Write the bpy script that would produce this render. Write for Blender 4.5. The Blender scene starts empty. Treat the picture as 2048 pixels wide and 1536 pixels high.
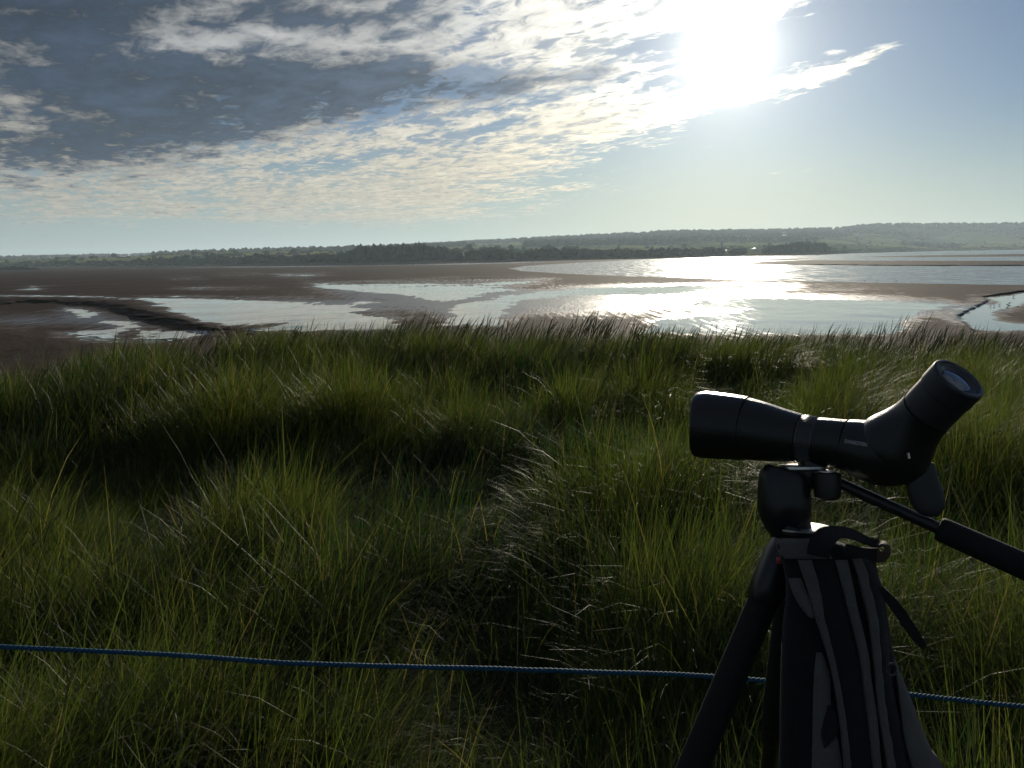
import bpy, bmesh, math, random, os
import numpy as np
from mathutils import Vector, Matrix
from mathutils.bvhtree import BVHTree

R = math.radians
scene = bpy.context.scene
COL = scene.collection
rng = np.random.default_rng(7)
random.seed(7)

# ---------------------------------------------------------------- camera
W0, H0, FPX = 2048.0, 1536.0, 1671.0          # photograph size and focal length in pixels
ZC = 6.3                                       # eye height above the low-tide water
PITCH, ROLL = R(8.70), R(1.0)
_F = Vector((0, math.cos(PITCH), -math.sin(PITCH)))
_U0 = Vector((0, math.sin(PITCH), math.cos(PITCH)))
_R0 = Vector((1, 0, 0))
_RT = _R0 * math.cos(ROLL) - _U0 * math.sin(ROLL)
_UP = _R0 * math.sin(ROLL) + _U0 * math.cos(ROLL)
CAMP = Vector((0, 0, ZC))
cam = bpy.data.cameras.new('camera')
cam.sensor_width = 36.0
cam.lens = FPX / W0 * 36.0
cam.clip_start = 0.05
cam.clip_end = 60000
camo = bpy.data.objects.new('camera', cam)
m = Matrix((_RT, _UP, -_F)).transposed().to_4x4()
m.translation = CAMP
camo.matrix_world = m
COL.objects.link(camo)
scene.camera = camo

def ray(px, py):                                # unit view direction of a photograph pixel
    return (_F * FPX + _RT * (px - W0 / 2) + _UP * (H0 / 2 - py)).normalized()
def at_depth(px, py, Z):                        # point at depth Z along the lens axis
    d = _F + _RT * ((px - W0 / 2) / FPX) + _UP * ((H0 / 2 - py) / FPX)
    return CAMP + d * Z
def at_y(px, py, Y):
    d = ray(px, py)
    return CAMP + d * (Y / d.y)
def on_ground(px, py, z=0.0):
    d = ray(px, py)
    return CAMP + d * ((z - ZC) / d.z)
def azel(px, py):
    d = ray(px, py)
    return math.degrees(math.atan2(d.x, d.y)), math.degrees(math.asin(d.z))
def project(P):                                 # numpy points (n,3) -> photograph pixels
    q = P - np.array(CAMP)
    c = q @ np.array(_F)
    c = np.where(c < 1e-3, 1e-3, c)
    return W0 / 2 + FPX * (q @ np.array(_RT)) / c, H0 / 2 - FPX * (q @ np.array(_UP)) / c

# ---------------------------------------------------------------- sky and sun
SUN = ray(1455, 100)
SUN_EL = math.asin(SUN.z)
SUN_AZ = math.atan2(SUN.x, SUN.y)               # clockwise from +Y

world = bpy.data.worlds.new('World')
scene.world = world
world.use_nodes = True
wn = world.node_tree
wn.nodes.clear()

class E:                                        # tiny expression wrapper that grows math nodes
    nt = None
    def __init__(s, k): s.k = k
    def __add__(a, b): return mth('ADD', a, b)
    __radd__ = __add__
    def __sub__(a, b): return mth('SUBTRACT', a, b)
    def __rsub__(a, b): return mth('SUBTRACT', b, a)
    def __mul__(a, b): return mth('MULTIPLY', a, b)
    __rmul__ = __mul__
    def __truediv__(a, b): return mth('DIVIDE', a, b)
    def __rtruediv__(a, b): return mth('DIVIDE', b, a)
def put(inp, v):
    if isinstance(v, E): E.nt.links.new(v.k, inp)
    else: inp.default_value = v
def mth(op, *a, clamp=False):
    n = E.nt.nodes.new('ShaderNodeMath'); n.operation = op; n.use_clamp = clamp
    for i, v in enumerate(a): put(n.inputs[i], v)
    return E(n.outputs[0])
def ramp(x, a, b, lo=0.0, hi=1.0):              # smoothstep
    n = E.nt.nodes.new('ShaderNodeMapRange'); n.interpolation_type = 'SMOOTHSTEP'
    for i, v in enumerate((x, a, b, lo, hi)): put(n.inputs[i], v)
    return E(n.outputs[0])
def vec(x, y, z):
    n = E.nt.nodes.new('ShaderNodeCombineXYZ')
    for i, v in enumerate((x, y, z)): put(n.inputs[i], v)
    return E(n.outputs[0])
def sep(v):
    n = E.nt.nodes.new('ShaderNodeSeparateXYZ'); put(n.inputs[0], v)
    return [E(o) for o in n.outputs]
def noise(v, scale, detail=4, rough=0.5, dist=0.0, lac=2.0):
    n = E.nt.nodes.new('ShaderNodeTexNoise'); put(n.inputs['Vector'], v)
    put(n.inputs['Scale'], scale); put(n.inputs['Detail'], detail)
    put(n.inputs['Roughness'], rough); put(n.inputs['Distortion'], dist); put(n.inputs['Lacunarity'], lac)
    return E(n.outputs[0])
def mixc(f, a, b, mode='MIX', clampf=True):
    n = E.nt.nodes.new('ShaderNodeMix'); n.data_type = 'RGBA'; n.blend_type = mode; n.clamp_factor = clampf
    put(n.inputs[0], f)
    for i, v in ((6, a), (7, b)):
        put(n.inputs[i], v if isinstance(v, E) else (*v, 1.0) if len(v) == 3 else v)
    return E(n.outputs[2])
def scalec(c, k):
    n = E.nt.nodes.new('ShaderNodeVectorMath'); n.operation = 'SCALE'
    put(n.inputs[0], c); put(n.inputs['Scale'], k)
    return E(n.outputs[0])
def addc(a, b):
    n = E.nt.nodes.new('ShaderNodeVectorMath'); n.operation = 'ADD'
    put(n.inputs[0], a); put(n.inputs[1], b)
    return E(n.outputs[0])
E.nt = wn
tc = wn.nodes.new('ShaderNodeTexCoord')
DIR = E(tc.outputs['Generated'])
dx, dy, dz = sep(DIR)
sky = wn.nodes.new('ShaderNodeTexSky')
sky.sky_type = 'NISHITA'
sky.sun_disc = False
sky.sun_elevation = SUN_EL
sky.sun_rotation = SUN_AZ
sky.altitude = 10
sky.air_density = 1.0
sky.dust_density = 0.3
sky.ozone_density = 2.0
SKY_STRENGTH = 0.05
base = scalec(E(sky.outputs[0]), 1.0)

# angle to the sun in degrees
dotn = wn.nodes.new('ShaderNodeVectorMath'); dotn.operation = 'DOT_PRODUCT'
put(dotn.inputs[0], DIR); dotn.inputs[1].default_value = SUN
ang = mth('ARCCOSINE', mth('MINIMUM', E(dotn.outputs['Value']), 0.999999)) * (180 / math.pi)
az = mth('ARCTAN2', dx, dy) * (180 / math.pi)
el = mth('ARCSINE', dz) * (180 / math.pi)

# flat cloud layer: directions projected on a horizontal sheet, so ripples shrink to the horizon
zz = mth('MAXIMUM', dz, 0.0) + 0.035
PX, PY = dx / zz, dy / zz
def sheet(px, py):
    d = ray(px, py); k = d.z + 0.035
    return d.x / k, d.y / k
s0, s1 = sheet(1130, 285), sheet(1770, 105)
sa = math.atan2(s1[1] - s0[1], s1[0] - s0[0])
ca_, sa_ = math.cos(sa), math.sin(sa)
A = PX * ca_ + PY * sa_                        # along the cloud streets
B = PY * ca_ - PX * sa_                        # across them

AE = vec(az, el, 0.0)
def blob(cx, cy, a, b, tilt):                   # soft elongated patch of the sky, given as the arc it covers
    c = azel(cx, cy)
    t = R(tilt)
    e1 = azel(cx + a * math.cos(t), cy - a * math.sin(t))
    e2 = azel(cx + b * math.sin(t), cy + b * math.cos(t))
    n = wn.nodes.new('ShaderNodeMapping'); n.vector_type = 'TEXTURE'
    put(n.inputs['Vector'], AE)
    n.inputs['Location'].default_value = (c[0], c[1], 0)
    n.inputs['Rotation'].default_value = (0, 0, math.atan2(e1[1] - c[1], e1[0] - c[0]))
    n.inputs['Scale'].default_value = (math.hypot(e1[0] - c[0], e1[1] - c[1]), math.hypot(e2[0] - c[0], e2[1] - c[1]), 1)
    d = wn.nodes.new('ShaderNodeVectorMath'); d.operation = 'DOT_PRODUCT'
    wn.links.new(n.outputs[0], d.inputs[0]); wn.links.new(n.outputs[0], d.inputs[1])
    return mth('POWER', 0.3679, E(d.outputs['Value']))
def total(lst):
    s = 0.0
    for amp, *g in lst:
        s = mth('MULTIPLY_ADD', blob(*g), amp, s)
    return s

n_big = noise(vec(A * 0.55, B * 1.1, 3.1), 1.0, 3, 0.5)
n_mid = noise(vec(A * 1.9, B * 3.0, 1.7), 1.0, 4, 0.55)
n_rip = noise(vec(A * 6.0, B * 10.5, 0.4), 1.0, 5, 0.62, 0.7)
rough = (n_big - 0.5) * 0.8 + (n_mid - 0.5) * 1.5 + (n_rip - 0.5) * 1.8

# where the cloud sheet lies: amount of cloud
cover = total([
    (1.15, 400, 60, 700, 215, 4),
    (0.75, 60, 180, 360, 230, -4),
    (0.40, 840, 305, 400, 95, 10),
    (0.48, 1180, 110, 240, 150, 16),
    (0.50, 1250, 228, 230, 30, 13),
    (0.55, 1480, 190, 230, 17, 16),
    (0.52, 1660, 148, 95, 17, 24),
    (0.50, 1745, 110, 60, 9, 26),
    (0.35, 1665, 103, 26, 7, 8),
    (0.62, 1450, 10, 200, 46, 14),
    (0.50, 1560, 8, 90, 18, 14),
    (0.38, 700, 395, 390, 60, 2),
    (0.38, 880, 395, 210, 14, 3),
    (0.40, 820, 428, 200, 12, 2),
    (0.36, 1000, 345, 110, 22, 8),
    (0.30, 760, 448, 300, 26, 0),
    (0.30, 1550, 347, 26, 4, 6),
    (0.28, 1615, 341, 16, 3, 4),
    (0.26, 150, 430, 240, 22, 2),
    # clear lanes
    (-0.42, 1310, 85, 110, 20, 14),
    (-0.42, 1130, 185, 170, 15, 14),
    (-0.30, 1330, 165, 90, 12, 14),
    (-0.40, 770, 225, 60, 22, 20),
    (-0.30, 1000, 250, 70, 14, 22),
    (-0.26, 960, 30, 60, 40, 30),
    (-0.22, 640, 330, 120, 14, 4),
])
# cloud everywhere else in the sky (behind and above the camera): broken
away = ramp(ang, 38.0, 60.0)
cover = cover + away * 0.45
dens = cover + rough * ramp(cover, 0.0, 0.30, 0.62, 1.0) - 0.36
horizon = ramp(dz, 0.0, 0.065)
dens = dens - (1.0 - horizon) * 0.35
alpha = mth('MAXIMUM', ramp(dens, -0.12, 0.42), ramp(cover, 0.35, 0.90) * 0.35)

# where the sheet is thick enough to turn grey
thick = total([
    (0.85, 600, 172, 380, 66, 3),
    (0.68, 120, 110, 380, 200, 0),
    (0.50, 930, 165, 170, 30, 4),
    (0.40, 1190, 140, 70, 22, 12),
    (0.30, 1010, 170, 60, 22, 12),
    (0.30, 1230, 228, 160, 20, 12),
    (0.25, 1130, 60, 60, 22, 10),
    (0.55, 640, 20, 330, 60, 0),
    (0.35, 260, 290, 330, 50, 4),
    (-0.30, 420, 85, 170, 24, 6),
    (-0.45, 1050, 60, 160, 60, 10),
    (-0.20, 60, 240, 90, 40, 0),
    (0.40, 90, 15, 330, 70, 0),
    (0.25, 330, 260, 420, 60, 3),
    (-0.40, 700, 310, 300, 50, 6),
])
thick = thick + away * 0.35
n_fin = noise(vec(A * 3.6, B * 5.2, 7.7), 1.0, 4, 0.6, 0.3)
th = ramp(thick + (n_mid - 0.5) * 1.1 + (n_fin - 0.5) * 1.5 + (n_rip - 0.5) * 1.2 + (n_big - 0.5) * 0.5, 0.06, 0.80)

near = mth('POWER', 0.915, ang)                 # forward scattering: brighter towards the sun
vnear = mth('POWER', 0.74, ang)
lit = mixc(near, (0.50, 0.52, 0.54), (1.22, 1.14, 0.92))
lit = scalec(lit, (0.74 + near * 0.95 + vnear * 1.0) * (1.0 + (n_rip - 0.5) * 1.3 + (n_mid - 0.5) * 0.7))
lit = mixc(ramp(el, 3.0, 15.0), mixc(1.0, lit, (1.06, 0.96, 0.78), 'MULTIPLY'), lit)
grey = scalec(mixc(near, (0.021, 0.039, 0.072), (0.27, 0.33, 0.41)), 1.0 + (n_mid - 0.5) * 1.3 + (n_fin - 0.5) * 1.8 + (n_rip - 0.5) * 0.8)
cloud = mixc(th, lit, grey)

# clear air: Nishita under a cool white balance, veiled by pale haze low down
clear = mixc(1.0, scalec(base, SKY_STRENGTH), (0.50, 0.65, 0.90), 'MULTIPLY')
veil = mixc(near, (0.345, 0.46, 0.47), (0.66, 0.66, 0.49))
clear = mixc(ramp(el, -1.0, 9.0, 0.75, 0.0), clear, veil)
glare = 5.4 / (mth('POWER', ang, 2.35) + 0.6) + mth('POWER', 0.84, ang) * 0.30
col = mixc(alpha * ramp(el, 0.3, 3.4, 0.12, 1.0), clear, cloud)
col = addc(col, scalec(vec(1.0, 0.95, 0.82), glare))
bg = wn.nodes.new('ShaderNodeBackground')
put(bg.inputs['Color'], col)
bg.inputs['Strength'].default_value = 1.0
wo = wn.nodes.new('ShaderNodeOutputWorld')
wn.links.new(bg.outputs[0], wo.inputs['Surface'])
world.cycles.sampling_method = 'MANUAL'
world.cycles.sample_map_resolution = 512

sl = bpy.data.lights.new('sun', 'SUN')
sl.energy = 4.6
sl.angle = R(0.5)
sl.color = (1.0, 0.90, 0.74)
so = bpy.data.objects.new('sun', sl)
so.rotation_euler = (-SUN).to_track_quat('-Z', 'Y').to_euler()
COL.objects.link(so)

vs = scene.view_settings
vs.view_transform = 'Standard'
vs.look = 'None'
vs.exposure = 0.15
vs.gamma = 1.0
vs.use_curve_mapping = False
scene.cycles.use_adaptive_sampling = True
scene.cycles.adaptive_threshold = 0.02
scene.cycles.adaptive_min_samples = 6
scene.cycles.max_bounces = 6
scene.cycles.diffuse_bounces = 2
scene.cycles.glossy_bounces = 3
scene.cycles.transmission_bounces = 4
scene.cycles.transparent_max_bounces = 8
scene.cycles.sample_clamp_indirect = 4.0
# ---------------------------------------------------------------- helpers
def tag(o, label=None, cat=None, group=None, kind=None):
    if label: o['label'] = label
    if cat: o['category'] = cat
    if group: o['group'] = group
    if kind: o['kind'] = kind
    return o
def mesh_np(name, V, F, mat, parent=None, smooth=True, attrs=None):
    """V (n,3) array; F list of index arrays (quads and tris mixed via equal-length arrays)."""
    me = bpy.data.meshes.new(name)
    V = np.asarray(V, dtype=np.float32)
    Fs = F if isinstance(F, list) else [F]
    Fs = [np.asarray(f, dtype=np.int32) for f in Fs if len(f)]
    nl = sum(f.size for f in Fs); nf = sum(len(f) for f in Fs)
    me.vertices.add(len(V)); me.vertices.foreach_set('co', V.ravel())
    me.loops.add(nl); me.loops.foreach_set('vertex_index', np.concatenate([f.ravel() for f in Fs]))
    me.polygons.add(nf)
    tot = np.concatenate([np.full(len(f), f.shape[1], dtype=np.int32) for f in Fs])
    me.polygons.foreach_set('loop_start', np.concatenate([[0], np.cumsum(tot)[:-1]]).astype(np.int32))
    me.polygons.foreach_set('loop_total', tot)
    if smooth: me.polygons.foreach_set('use_smooth', np.ones(nf, dtype=bool))
    for k, a in (attrs or {}).items():
        at = me.attributes.new(k, 'FLOAT', 'POINT'); at.data.foreach_set('value', np.asarray(a, dtype=np.float32))
    me.update(calc_edges=True)
    if mat: me.materials.append(mat)
    o = bpy.data.objects.new(name, me)
    COL.objects.link(o)
    if parent: o.parent = parent
    return o
def grid_faces(nr, nc, wrap=False):
    i = np.arange(nr - 1)[:, None]; j = np.arange(nc if wrap else nc - 1)[None, :]
    j2 = (j + 1) % nc
    a = i * nc + j; b = i * nc + j2; c = (i + 1) * nc + j2; d = (i + 1) * nc + j
    return np.stack([a, b, c, d], -1).reshape(-1, 4)
def _hash(i, j, s):
    h = (i.astype(np.int64) * 374761393 + j.astype(np.int64) * 668265263 + s * 1442695041) & 0xffffffff
    h = ((h ^ (h >> 13)) * 1274126177) & 0xffffffff
    return ((h ^ (h >> 16)) & 0xffff) / 65535.0
def vnoise(x, y, s=0):
    x = np.asarray(x, float); y = np.asarray(y, float)
    i = np.floor(x); j = np.floor(y); fx = x - i; fy = y - j
    fx = fx * fx * (3 - 2 * fx); fy = fy * fy * (3 - 2 * fy)
    a = _hash(i, j, s); b = _hash(i + 1, j, s); c = _hash(i, j + 1, s); d = _hash(i + 1, j + 1, s)
    return (a * (1 - fx) + b * fx) * (1 - fy) + (c * (1 - fx) + d * fx) * fy
def fbm(x, y, s=0, o=4):
    t = 0; a = 0.5
    for k in range(o):
        t = t + a * (vnoise(x * 2 ** k, y * 2 ** k, s + k * 17) - 0.5); a *= 0.55
    return t
def sstep(x, a, b):
    t = np.clip((x - a) / (b - a), 0, 1); return t * t * (3 - 2 * t)
def new_mat(name):
    mt = bpy.data.materials.new(name); mt.use_nodes = True
    mt.node_tree.nodes.clear(); E.nt = mt.node_tree
    return mt
def attr(n):
    a = E.nt.nodes.new('ShaderNodeAttribute'); a.attribute_name = n
    return E(a.outputs['Fac'])
def pos():
    g = E.nt.nodes.new('ShaderNodeNewGeometry'); return E(g.outputs['Position'])
def objpos():
    g = E.nt.nodes.new('ShaderNodeTexCoord'); return E(g.outputs['Object'])
def bsdf(**kw):
    p = E.nt.nodes.new('ShaderNodeBsdfPrincipled')
    for k, v in kw.items():
        k = {'base': 'Base Color', 'rough': 'Roughness', 'metal': 'Metallic', 'spec': 'Specular IOR Level', 'ior': 'IOR',
             'normal': 'Normal', 'sheen': 'Sheen Weight', 'coat': 'Coat Weight', 'trans': 'Transmission Weight', 'sheenr': 'Sheen Roughness'}[k]
        if isinstance(v, tuple) and len(v) == 3: v = (*v, 1.0)
        put(p.inputs[k], v)
    return E(p.outputs[0])
def bump(h, dist=1.0, strength=1.0):
    b = E.nt.nodes.new('ShaderNodeBump'); put(b.inputs['Height'], h)
    b.inputs['Distance'].default_value = dist; put(b.inputs['Strength'], strength)
    return E(b.outputs[0])
def mixs(f, a, b):
    n = E.nt.nodes.new('ShaderNodeMixShader'); put(n.inputs[0], f); put(n.inputs[1], a); put(n.inputs[2], b)
    return E(n.outputs[0])
def out(s):
    o = E.nt.nodes.new('ShaderNodeOutputMaterial'); put(o.inputs['Surface'], s)

# ---------------------------------------------------------------- mudflat and river (low tide estuary)
def sdf_poly(px, py, poly, ys=4.0):
    """signed distance in stretched photo space, positive inside"""
    P = np.array(poly, float); P[:, 1] *= ys
    x, y = px, py * ys
    d = np.full(x.shape, 1e9); ins = np.zeros(x.shape, bool)
    n = len(P)
    for i in range(n):
        ax, ay = P[i]; bx, by = P[(i + 1) % n]
        ex, ey = bx - ax, by - ay
        t = np.clip(((x - ax) * ex + (y - ay) * ey) / (ex * ex + ey * ey + 1e-9), 0, 1)
        d = np.minimum(d, (x - ax - t * ex) ** 2 + (y - ay - t * ey) ** 2)
        c = (ay > y) != (by > y)
        xi = ax + (y - ay) * ex / (ey if abs(ey) > 1e-9 else 1e-9)
        ins ^= c & (x < xi)
    d = np.sqrt(d)
    return np.where(ins, d, -d)

CHANNEL = [(1018, 537), (1050, 532), (1084, 530), (1150, 526), (1231, 522), (1300, 518), (1431, 514), (1556, 511), (1640, 509), (1727, 505.5), (1850, 502),
           (2048, 498), (2600, 485), (3200, 480), (3200, 600), (2600, 572), (2048, 570), (1738, 565), (1610, 562), (1446, 558), (1350, 555), (1248, 552), (1128, 547), (1043, 542)]
BARS = [
    [(1400, 526.5), (1500, 524.5), (1629, 520), (1750, 521.5), (2048, 521.5), (2700, 519), (2700, 530), (2048, 531.5), (1800, 531.5), (1629, 529.5), (1500, 528)],
    [(1500, 520), (1580, 517.5), (1640, 516.5), (1600, 519.5), (1540, 521)],
    [(1700, 514), (1850, 510.5), (2048, 508), (2600, 498), (2600, 505), (2048, 513), (1850, 514.5)],
]
FAR_STRIP = [(330, 534.6), (520, 532.8), (700, 530.6), (900, 527.3), (1010, 524.5), (1090, 524), (1000, 527), (900, 529.2), (700, 532.2), (520, 534.6)]
POOLS = [   # (polygon, wetness)
    ([(280, 596), (350, 594), (430, 597), (560, 603), (690, 609), (730, 618), (715, 634), (640, 641), (560, 648), (450, 652), (395, 641), (355, 622)], 1.0),
    ([(600, 640), (700, 626), (790, 640), (800, 660), (500, 660)], 1.0),
    ([(630, 568), (735, 568.5), (900, 570), (1010, 574), (1042, 581), (975, 588), (930, 600), (880, 602), (830, 596), (780, 590), (690, 582), (660, 577)], 1.0),
    ([(890, 650), (908, 622), (915, 608), (960, 601), (1000, 591), (1080, 584), (1163, 578), (1250, 573.5), (1350, 571), (1500, 567.5), (1570, 570), (1500, 577), (1350, 588),
      (1163, 592), (1077, 600), (1026, 607), (1009, 617), (1003, 650)], 1.0),
    ([(1355, 604), (1480, 596), (1600, 597), (1750, 601), (1890, 606), (1840, 622), (1800, 640), (1790, 668), (1290, 668), (1300, 646), (1375, 634), (1450, 628), (1500, 620), (1410, 616)], 1.0),
    ([(-80, 587), (150, 591), (300, 595.5), (290, 599), (100, 594), (-80, 594)], 0.45),
    ([(40, 578.5), (65, 575), (90, 576.5), (70, 580)], 1.0),
    ([(560, 550.5), (600, 548), (645, 548), (610, 552)], 1.0),
    ([(440, 548.6), (520, 547), (520, 548.4), (450, 549.6)], 0.8),
    ([(335, 557.5), (390, 555.4), (380, 557.5), (345, 558.4)], 0.8),
    ([(930, 572), (1000, 566), (1068, 561.5), (1015, 570)], 1.0),
    ([(740, 564), (900, 559.5), (1090, 557.5), (900, 562), (800, 565.5)], 0.85),
    ([(640, 613), (730, 601), (745, 606), (700, 615)], 0.9),
    ([(350, 575), (500, 572), (520, 574), (400, 577)], 0.55),
    ([(128, 617), (165, 620), (184, 628), (178, 637), (162, 635), (160, 627)], 1.0),
    ([(192, 638), (240, 643), (283, 650), (286, 657), (250, 660), (180, 668), (120, 674), (180, 662), (245, 653)], 1.0),
    ([(278, 655), (290, 660), (300, 668), (312, 657), (316, 660), (303, 673), (285, 671)], 1.0),
    ([(222, 687), (268, 677), (300, 669), (305, 672), (265, 682)], 1.0),
    ([(292, 676), (325, 667), (385, 663), (420, 664), (390, 674), (345, 683), (300, 686)], 1.0),
    ([(150, 670), (230, 664), (240, 676), (190, 684), (160, 680)], 0.8),
    ([(2100, 583), (2040, 585), (2010, 590), (1970, 594), (1976, 600), (1966, 608), (1935, 621), (1916, 632), (1928, 641), (1960, 660), (2100, 660)], 1.0),
    ([(1902, 617), (1932, 616), (1935, 617.5), (1912, 618.5)], 1.0),
]
DRY = [([(1986, 628), (1997, 619), (2020, 616), (2045, 608), (2100, 600), (2100, 650), (2030, 648), (1992, 640)], 1.0),
       ([(1970, 609), (1985, 602), (1993, 604), (1985, 610)], 0.8)]
# sunk creek beds (their cut banks face the camera and stay in shade)
CREEK_L = [(-400, 597), (0, 597), (120, 598), (200, 602), (255, 612), (310, 628), (360, 643), (430, 655), (520, 659), (520, 665), (440, 690), (260, 690), (170, 683), (120, 676), (60, 670), (0, 661), (-400, 655)]
CREEK_R = [(2300, 576), (2048, 581), (2000, 588), (1966, 593), (1974, 600), (1964, 608), (1935, 620), (1915, 632), (1926, 642), (1950, 665), (2300, 665)]

azs = np.concatenate([np.linspace(R(-75), R(-36), 40)[:-1], np.linspace(R(-36), R(36), 620), np.linspace(R(36), R(75), 40)[1:]])
# depression angles below the horizon, dense where the flats show
dep = np.concatenate([np.geomspace(0.0007, 0.006, 30)[:-1], np.linspace(0.006, 0.155, 300)[:-1], np.linspace(0.155, 0.42, 24)])
rs = (ZC / np.tan(dep))[::-1]
AZ, RR = np.meshgrid(azs, rs)
gx = RR * np.sin(AZ); gy = RR * np.cos(AZ)
P0 = np.stack([gx, gy, np.zeros_like(gx)], -1).reshape(-1, 3)
qx, qy = project(P0)
vis = gy.ravel() > 5
qx = np.where(vis, qx, np.where(gx.ravel() < 0, -900, 3000))
wob = 16 * fbm(qx / 60, qy / 6, 3) + 12 * fbm(qx / 22, qy / 2.2, 9, 4)
wx = qx + wob * 2.0; wy = qy + wob * 0.20
ch = sdf_poly(qx + wob, qy, CHANNEL)
for b in BARS: ch = np.minimum(ch, -sdf_poly(qx + wob * 2, qy, b) - 1.0)
ch = np.maximum(ch, sdf_poly(qx, qy, FAR_STRIP))
wet = np.full(qx.shape, -60.0)
streak = 46 * fbm(qx / 170, qy / 3.2, 15, 4) * sstep(qy, 552, 575)
for p, w in POOLS:
    wet = np.maximum(wet, sdf_poly(wx, wy, p) + (w - 1) * 25)
wet0 = wet.copy()
wet = wet + np.where(qx < 1930, streak * sstep(wet, 60, 10), 0)
for p, w in DRY:
    wet = np.minimum(wet, -sdf_poly(qx + wob, qy, p))
crl = sdf_poly(wx, wy, CREEK_L); crr = sdf_poly(qx + 0.6 * wob, qy, CREEK_R)
# ripples of standing water: a broken wet sheen over the middle flats
sheen = np.exp(-((qx - 1150) / 420) ** 2 - ((qy - 608) / 26) ** 2) + 0.6 * np.exp(-((qx - 1750) / 260) ** 2 - ((qy - 620) / 26) ** 2) \
    + 0.5 * np.exp(-((qx - 800) / 320) ** 2 - ((qy - 600) / 30) ** 2) + 0.45 * np.exp(-((qx - 1500) / 300) ** 2 - ((qy - 575) / 12) ** 2) \
    + 0.75 * np.exp(-((qx - 60) / 200) ** 2 - ((qy - 640) / 20) ** 2)
hmud = 0.22 + 0.25 * fbm(gx.ravel() / 60, gy.ravel() / 60, 21) + 0.10 * fbm(gx.ravel() / 7, gy.ravel() / 7, 33)
hmud = hmud - 0.06 * sstep(wet0, -60, 20)
hmud = np.maximum(hmud, 0.10)
hcre = 0.60 * sstep(qx, 700, 250) * sstep(qy, 552, 592)      # left flats stand above the creek
hmud = hmud + hcre
# cut banks
cl = sstep(crl + 30 * fbm(qx / 35, qy / 6, 19, 4), -22, 62); steep = sstep(wx, 480, 250)
hmud = hmud * (1 - cl) + (0.12 + 0.03 * fbm(wx / 20, wy / 4, 5)) * cl
hmud = hmud + 0.12 * sstep(crr, -60, -8) * sstep(qx, 1850, 1980) * sstep(crr, 4, -2)
hmud = np.where(crr > 0, np.minimum(hmud, 0.11), hmud)
near_beach = sstep(qy, 668, 700) * sstep(qx, 700, 100)
hmud = hmud + near_beach * (0.25 + 0.5 * sstep(qy, 700, 780))
hz = np.where(ch > -6, np.minimum(hmud, 0.30 - 0.06 * (ch + 6)), hmud)
hz = np.maximum(hz, -0.5)
k = ((ZC - hz) / ZC)
k = np.where(RR.ravel() < 700, k, 1.0)                        # keep each point on its own line of sight at its own height
V = np.stack([gx.ravel() * k, gy.ravel() * k, hz], -1)

mud = new_mat('estuary_mud')
p = pos(); w = attr('wet'); sh = attr('sheen')
x_, y_, z_ = sep(p)
pd = vec(x_, y_, 0.0)
nf = noise(pd, 0.9, 5, 0.6); nb = noise(pd, 0.035, 4, 0.55); nr = noise(vec(x_ * 1.0, y_ * 0.35, 0.0), 3.2, 3, 0.6)
nsp = noise(vec(x_ * 1.1, y_ * 0.13, 0.0), 1.0, 5, 0.65)
wetf = ramp(w + (nsp - 0.5) * 62.0 + (nb - 0.5) * 22.0, -3.0, 4.0)
spk2 = noise(vec(x_ * 1.6, y_ * 0.13, 9.0), 1.0, 3, 0.7)
damp = ramp(sh + (nb - 0.5) * 0.9 + (nr - 0.5) * 0.5 + (spk2 - 0.5) * 1.6 + ramp(w, -70.0, 5.0, 0.0, 0.55), 0.40, 1.05)
colm = mixc(nb, (0.029, 0.021, 0.017), (0.072, 0.050, 0.039))
colm = mixc(ramp(nf, 0.35, 0.7), colm, mixc(1.0, colm, (0.72, 0.70, 0.70), 'MULTIPLY'))
colm = mixc(damp * 0.5, colm, (0.055, 0.047, 0.042))
bm_ = bump(nf * 0.5 + nr * 0.55, 0.22, 1.0)
dry = bsdf(base=colm, rough=mixc(damp, (0.85, 0.85, 0.85), (0.30, 0.30, 0.30)), spec=mixc(damp, (0.015, 0.015, 0.015), (0.35, 0.35, 0.35)), normal=bm_)
bw = bump(noise(vec(x_ * 0.8, y_ * 0.5, 0.0), 2.4, 3, 0.6), 0.002, 1.0)
spk = noise(vec(x_ * 2.2, y_ * 0.16, 5.0), 1.0, 3, 0.7)
film = bsdf(base=(0.030, 0.027, 0.025), rough=ramp(spk, 0.45, 0.75, 0.04, 0.14), spec=0.5, ior=1.33, normal=bw)
out(mixs(wetf, dry, film))
flat = mesh_np('mudflat', V, grid_faces(len(rs), len(azs)), mud, attrs={'wet': wet, 'sheen': np.clip(sheen, 0, 1)})
tag(flat, kind='structure', label='brown tidal mudflat with pools of standing water')

wat = new_mat('river_water')
p = pos(); x_, y_, z_ = sep(p)
h1 = noise(vec(x_ * 0.55, y_ * 0.9, 0.0), 1.1, 4, 0.62)
h2 = noise(vec(x_, y_, 2.0), 0.035, 3, 0.5)
spk = noise(vec(x_ * 0.55, y_ * 0.045, 5.0), 1.0, 3, 0.75)
out(bsdf(base=(0.055, 0.048, 0.042), rough=ramp(spk, 0.38, 0.66, 0.05, 0.36), spec=0.5, ior=1.33, normal=bump(h1, 0.20, mth('ADD', h2 * 0.9, 0.15))))
wa = np.linspace(R(-70), R(70), 60); wr = np.geomspace(60, 9500, 60)
WA, WR = np.meshgrid(wa, wr)
river = mesh_np('river', np.stack([WR * np.sin(WA), WR * np.cos(WA), np.zeros_like(WA)], -1).reshape(-1, 3), grid_faces(60, 60), wat)
tag(river, kind='structure', label='broad river channel glittering under the low sun')

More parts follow.
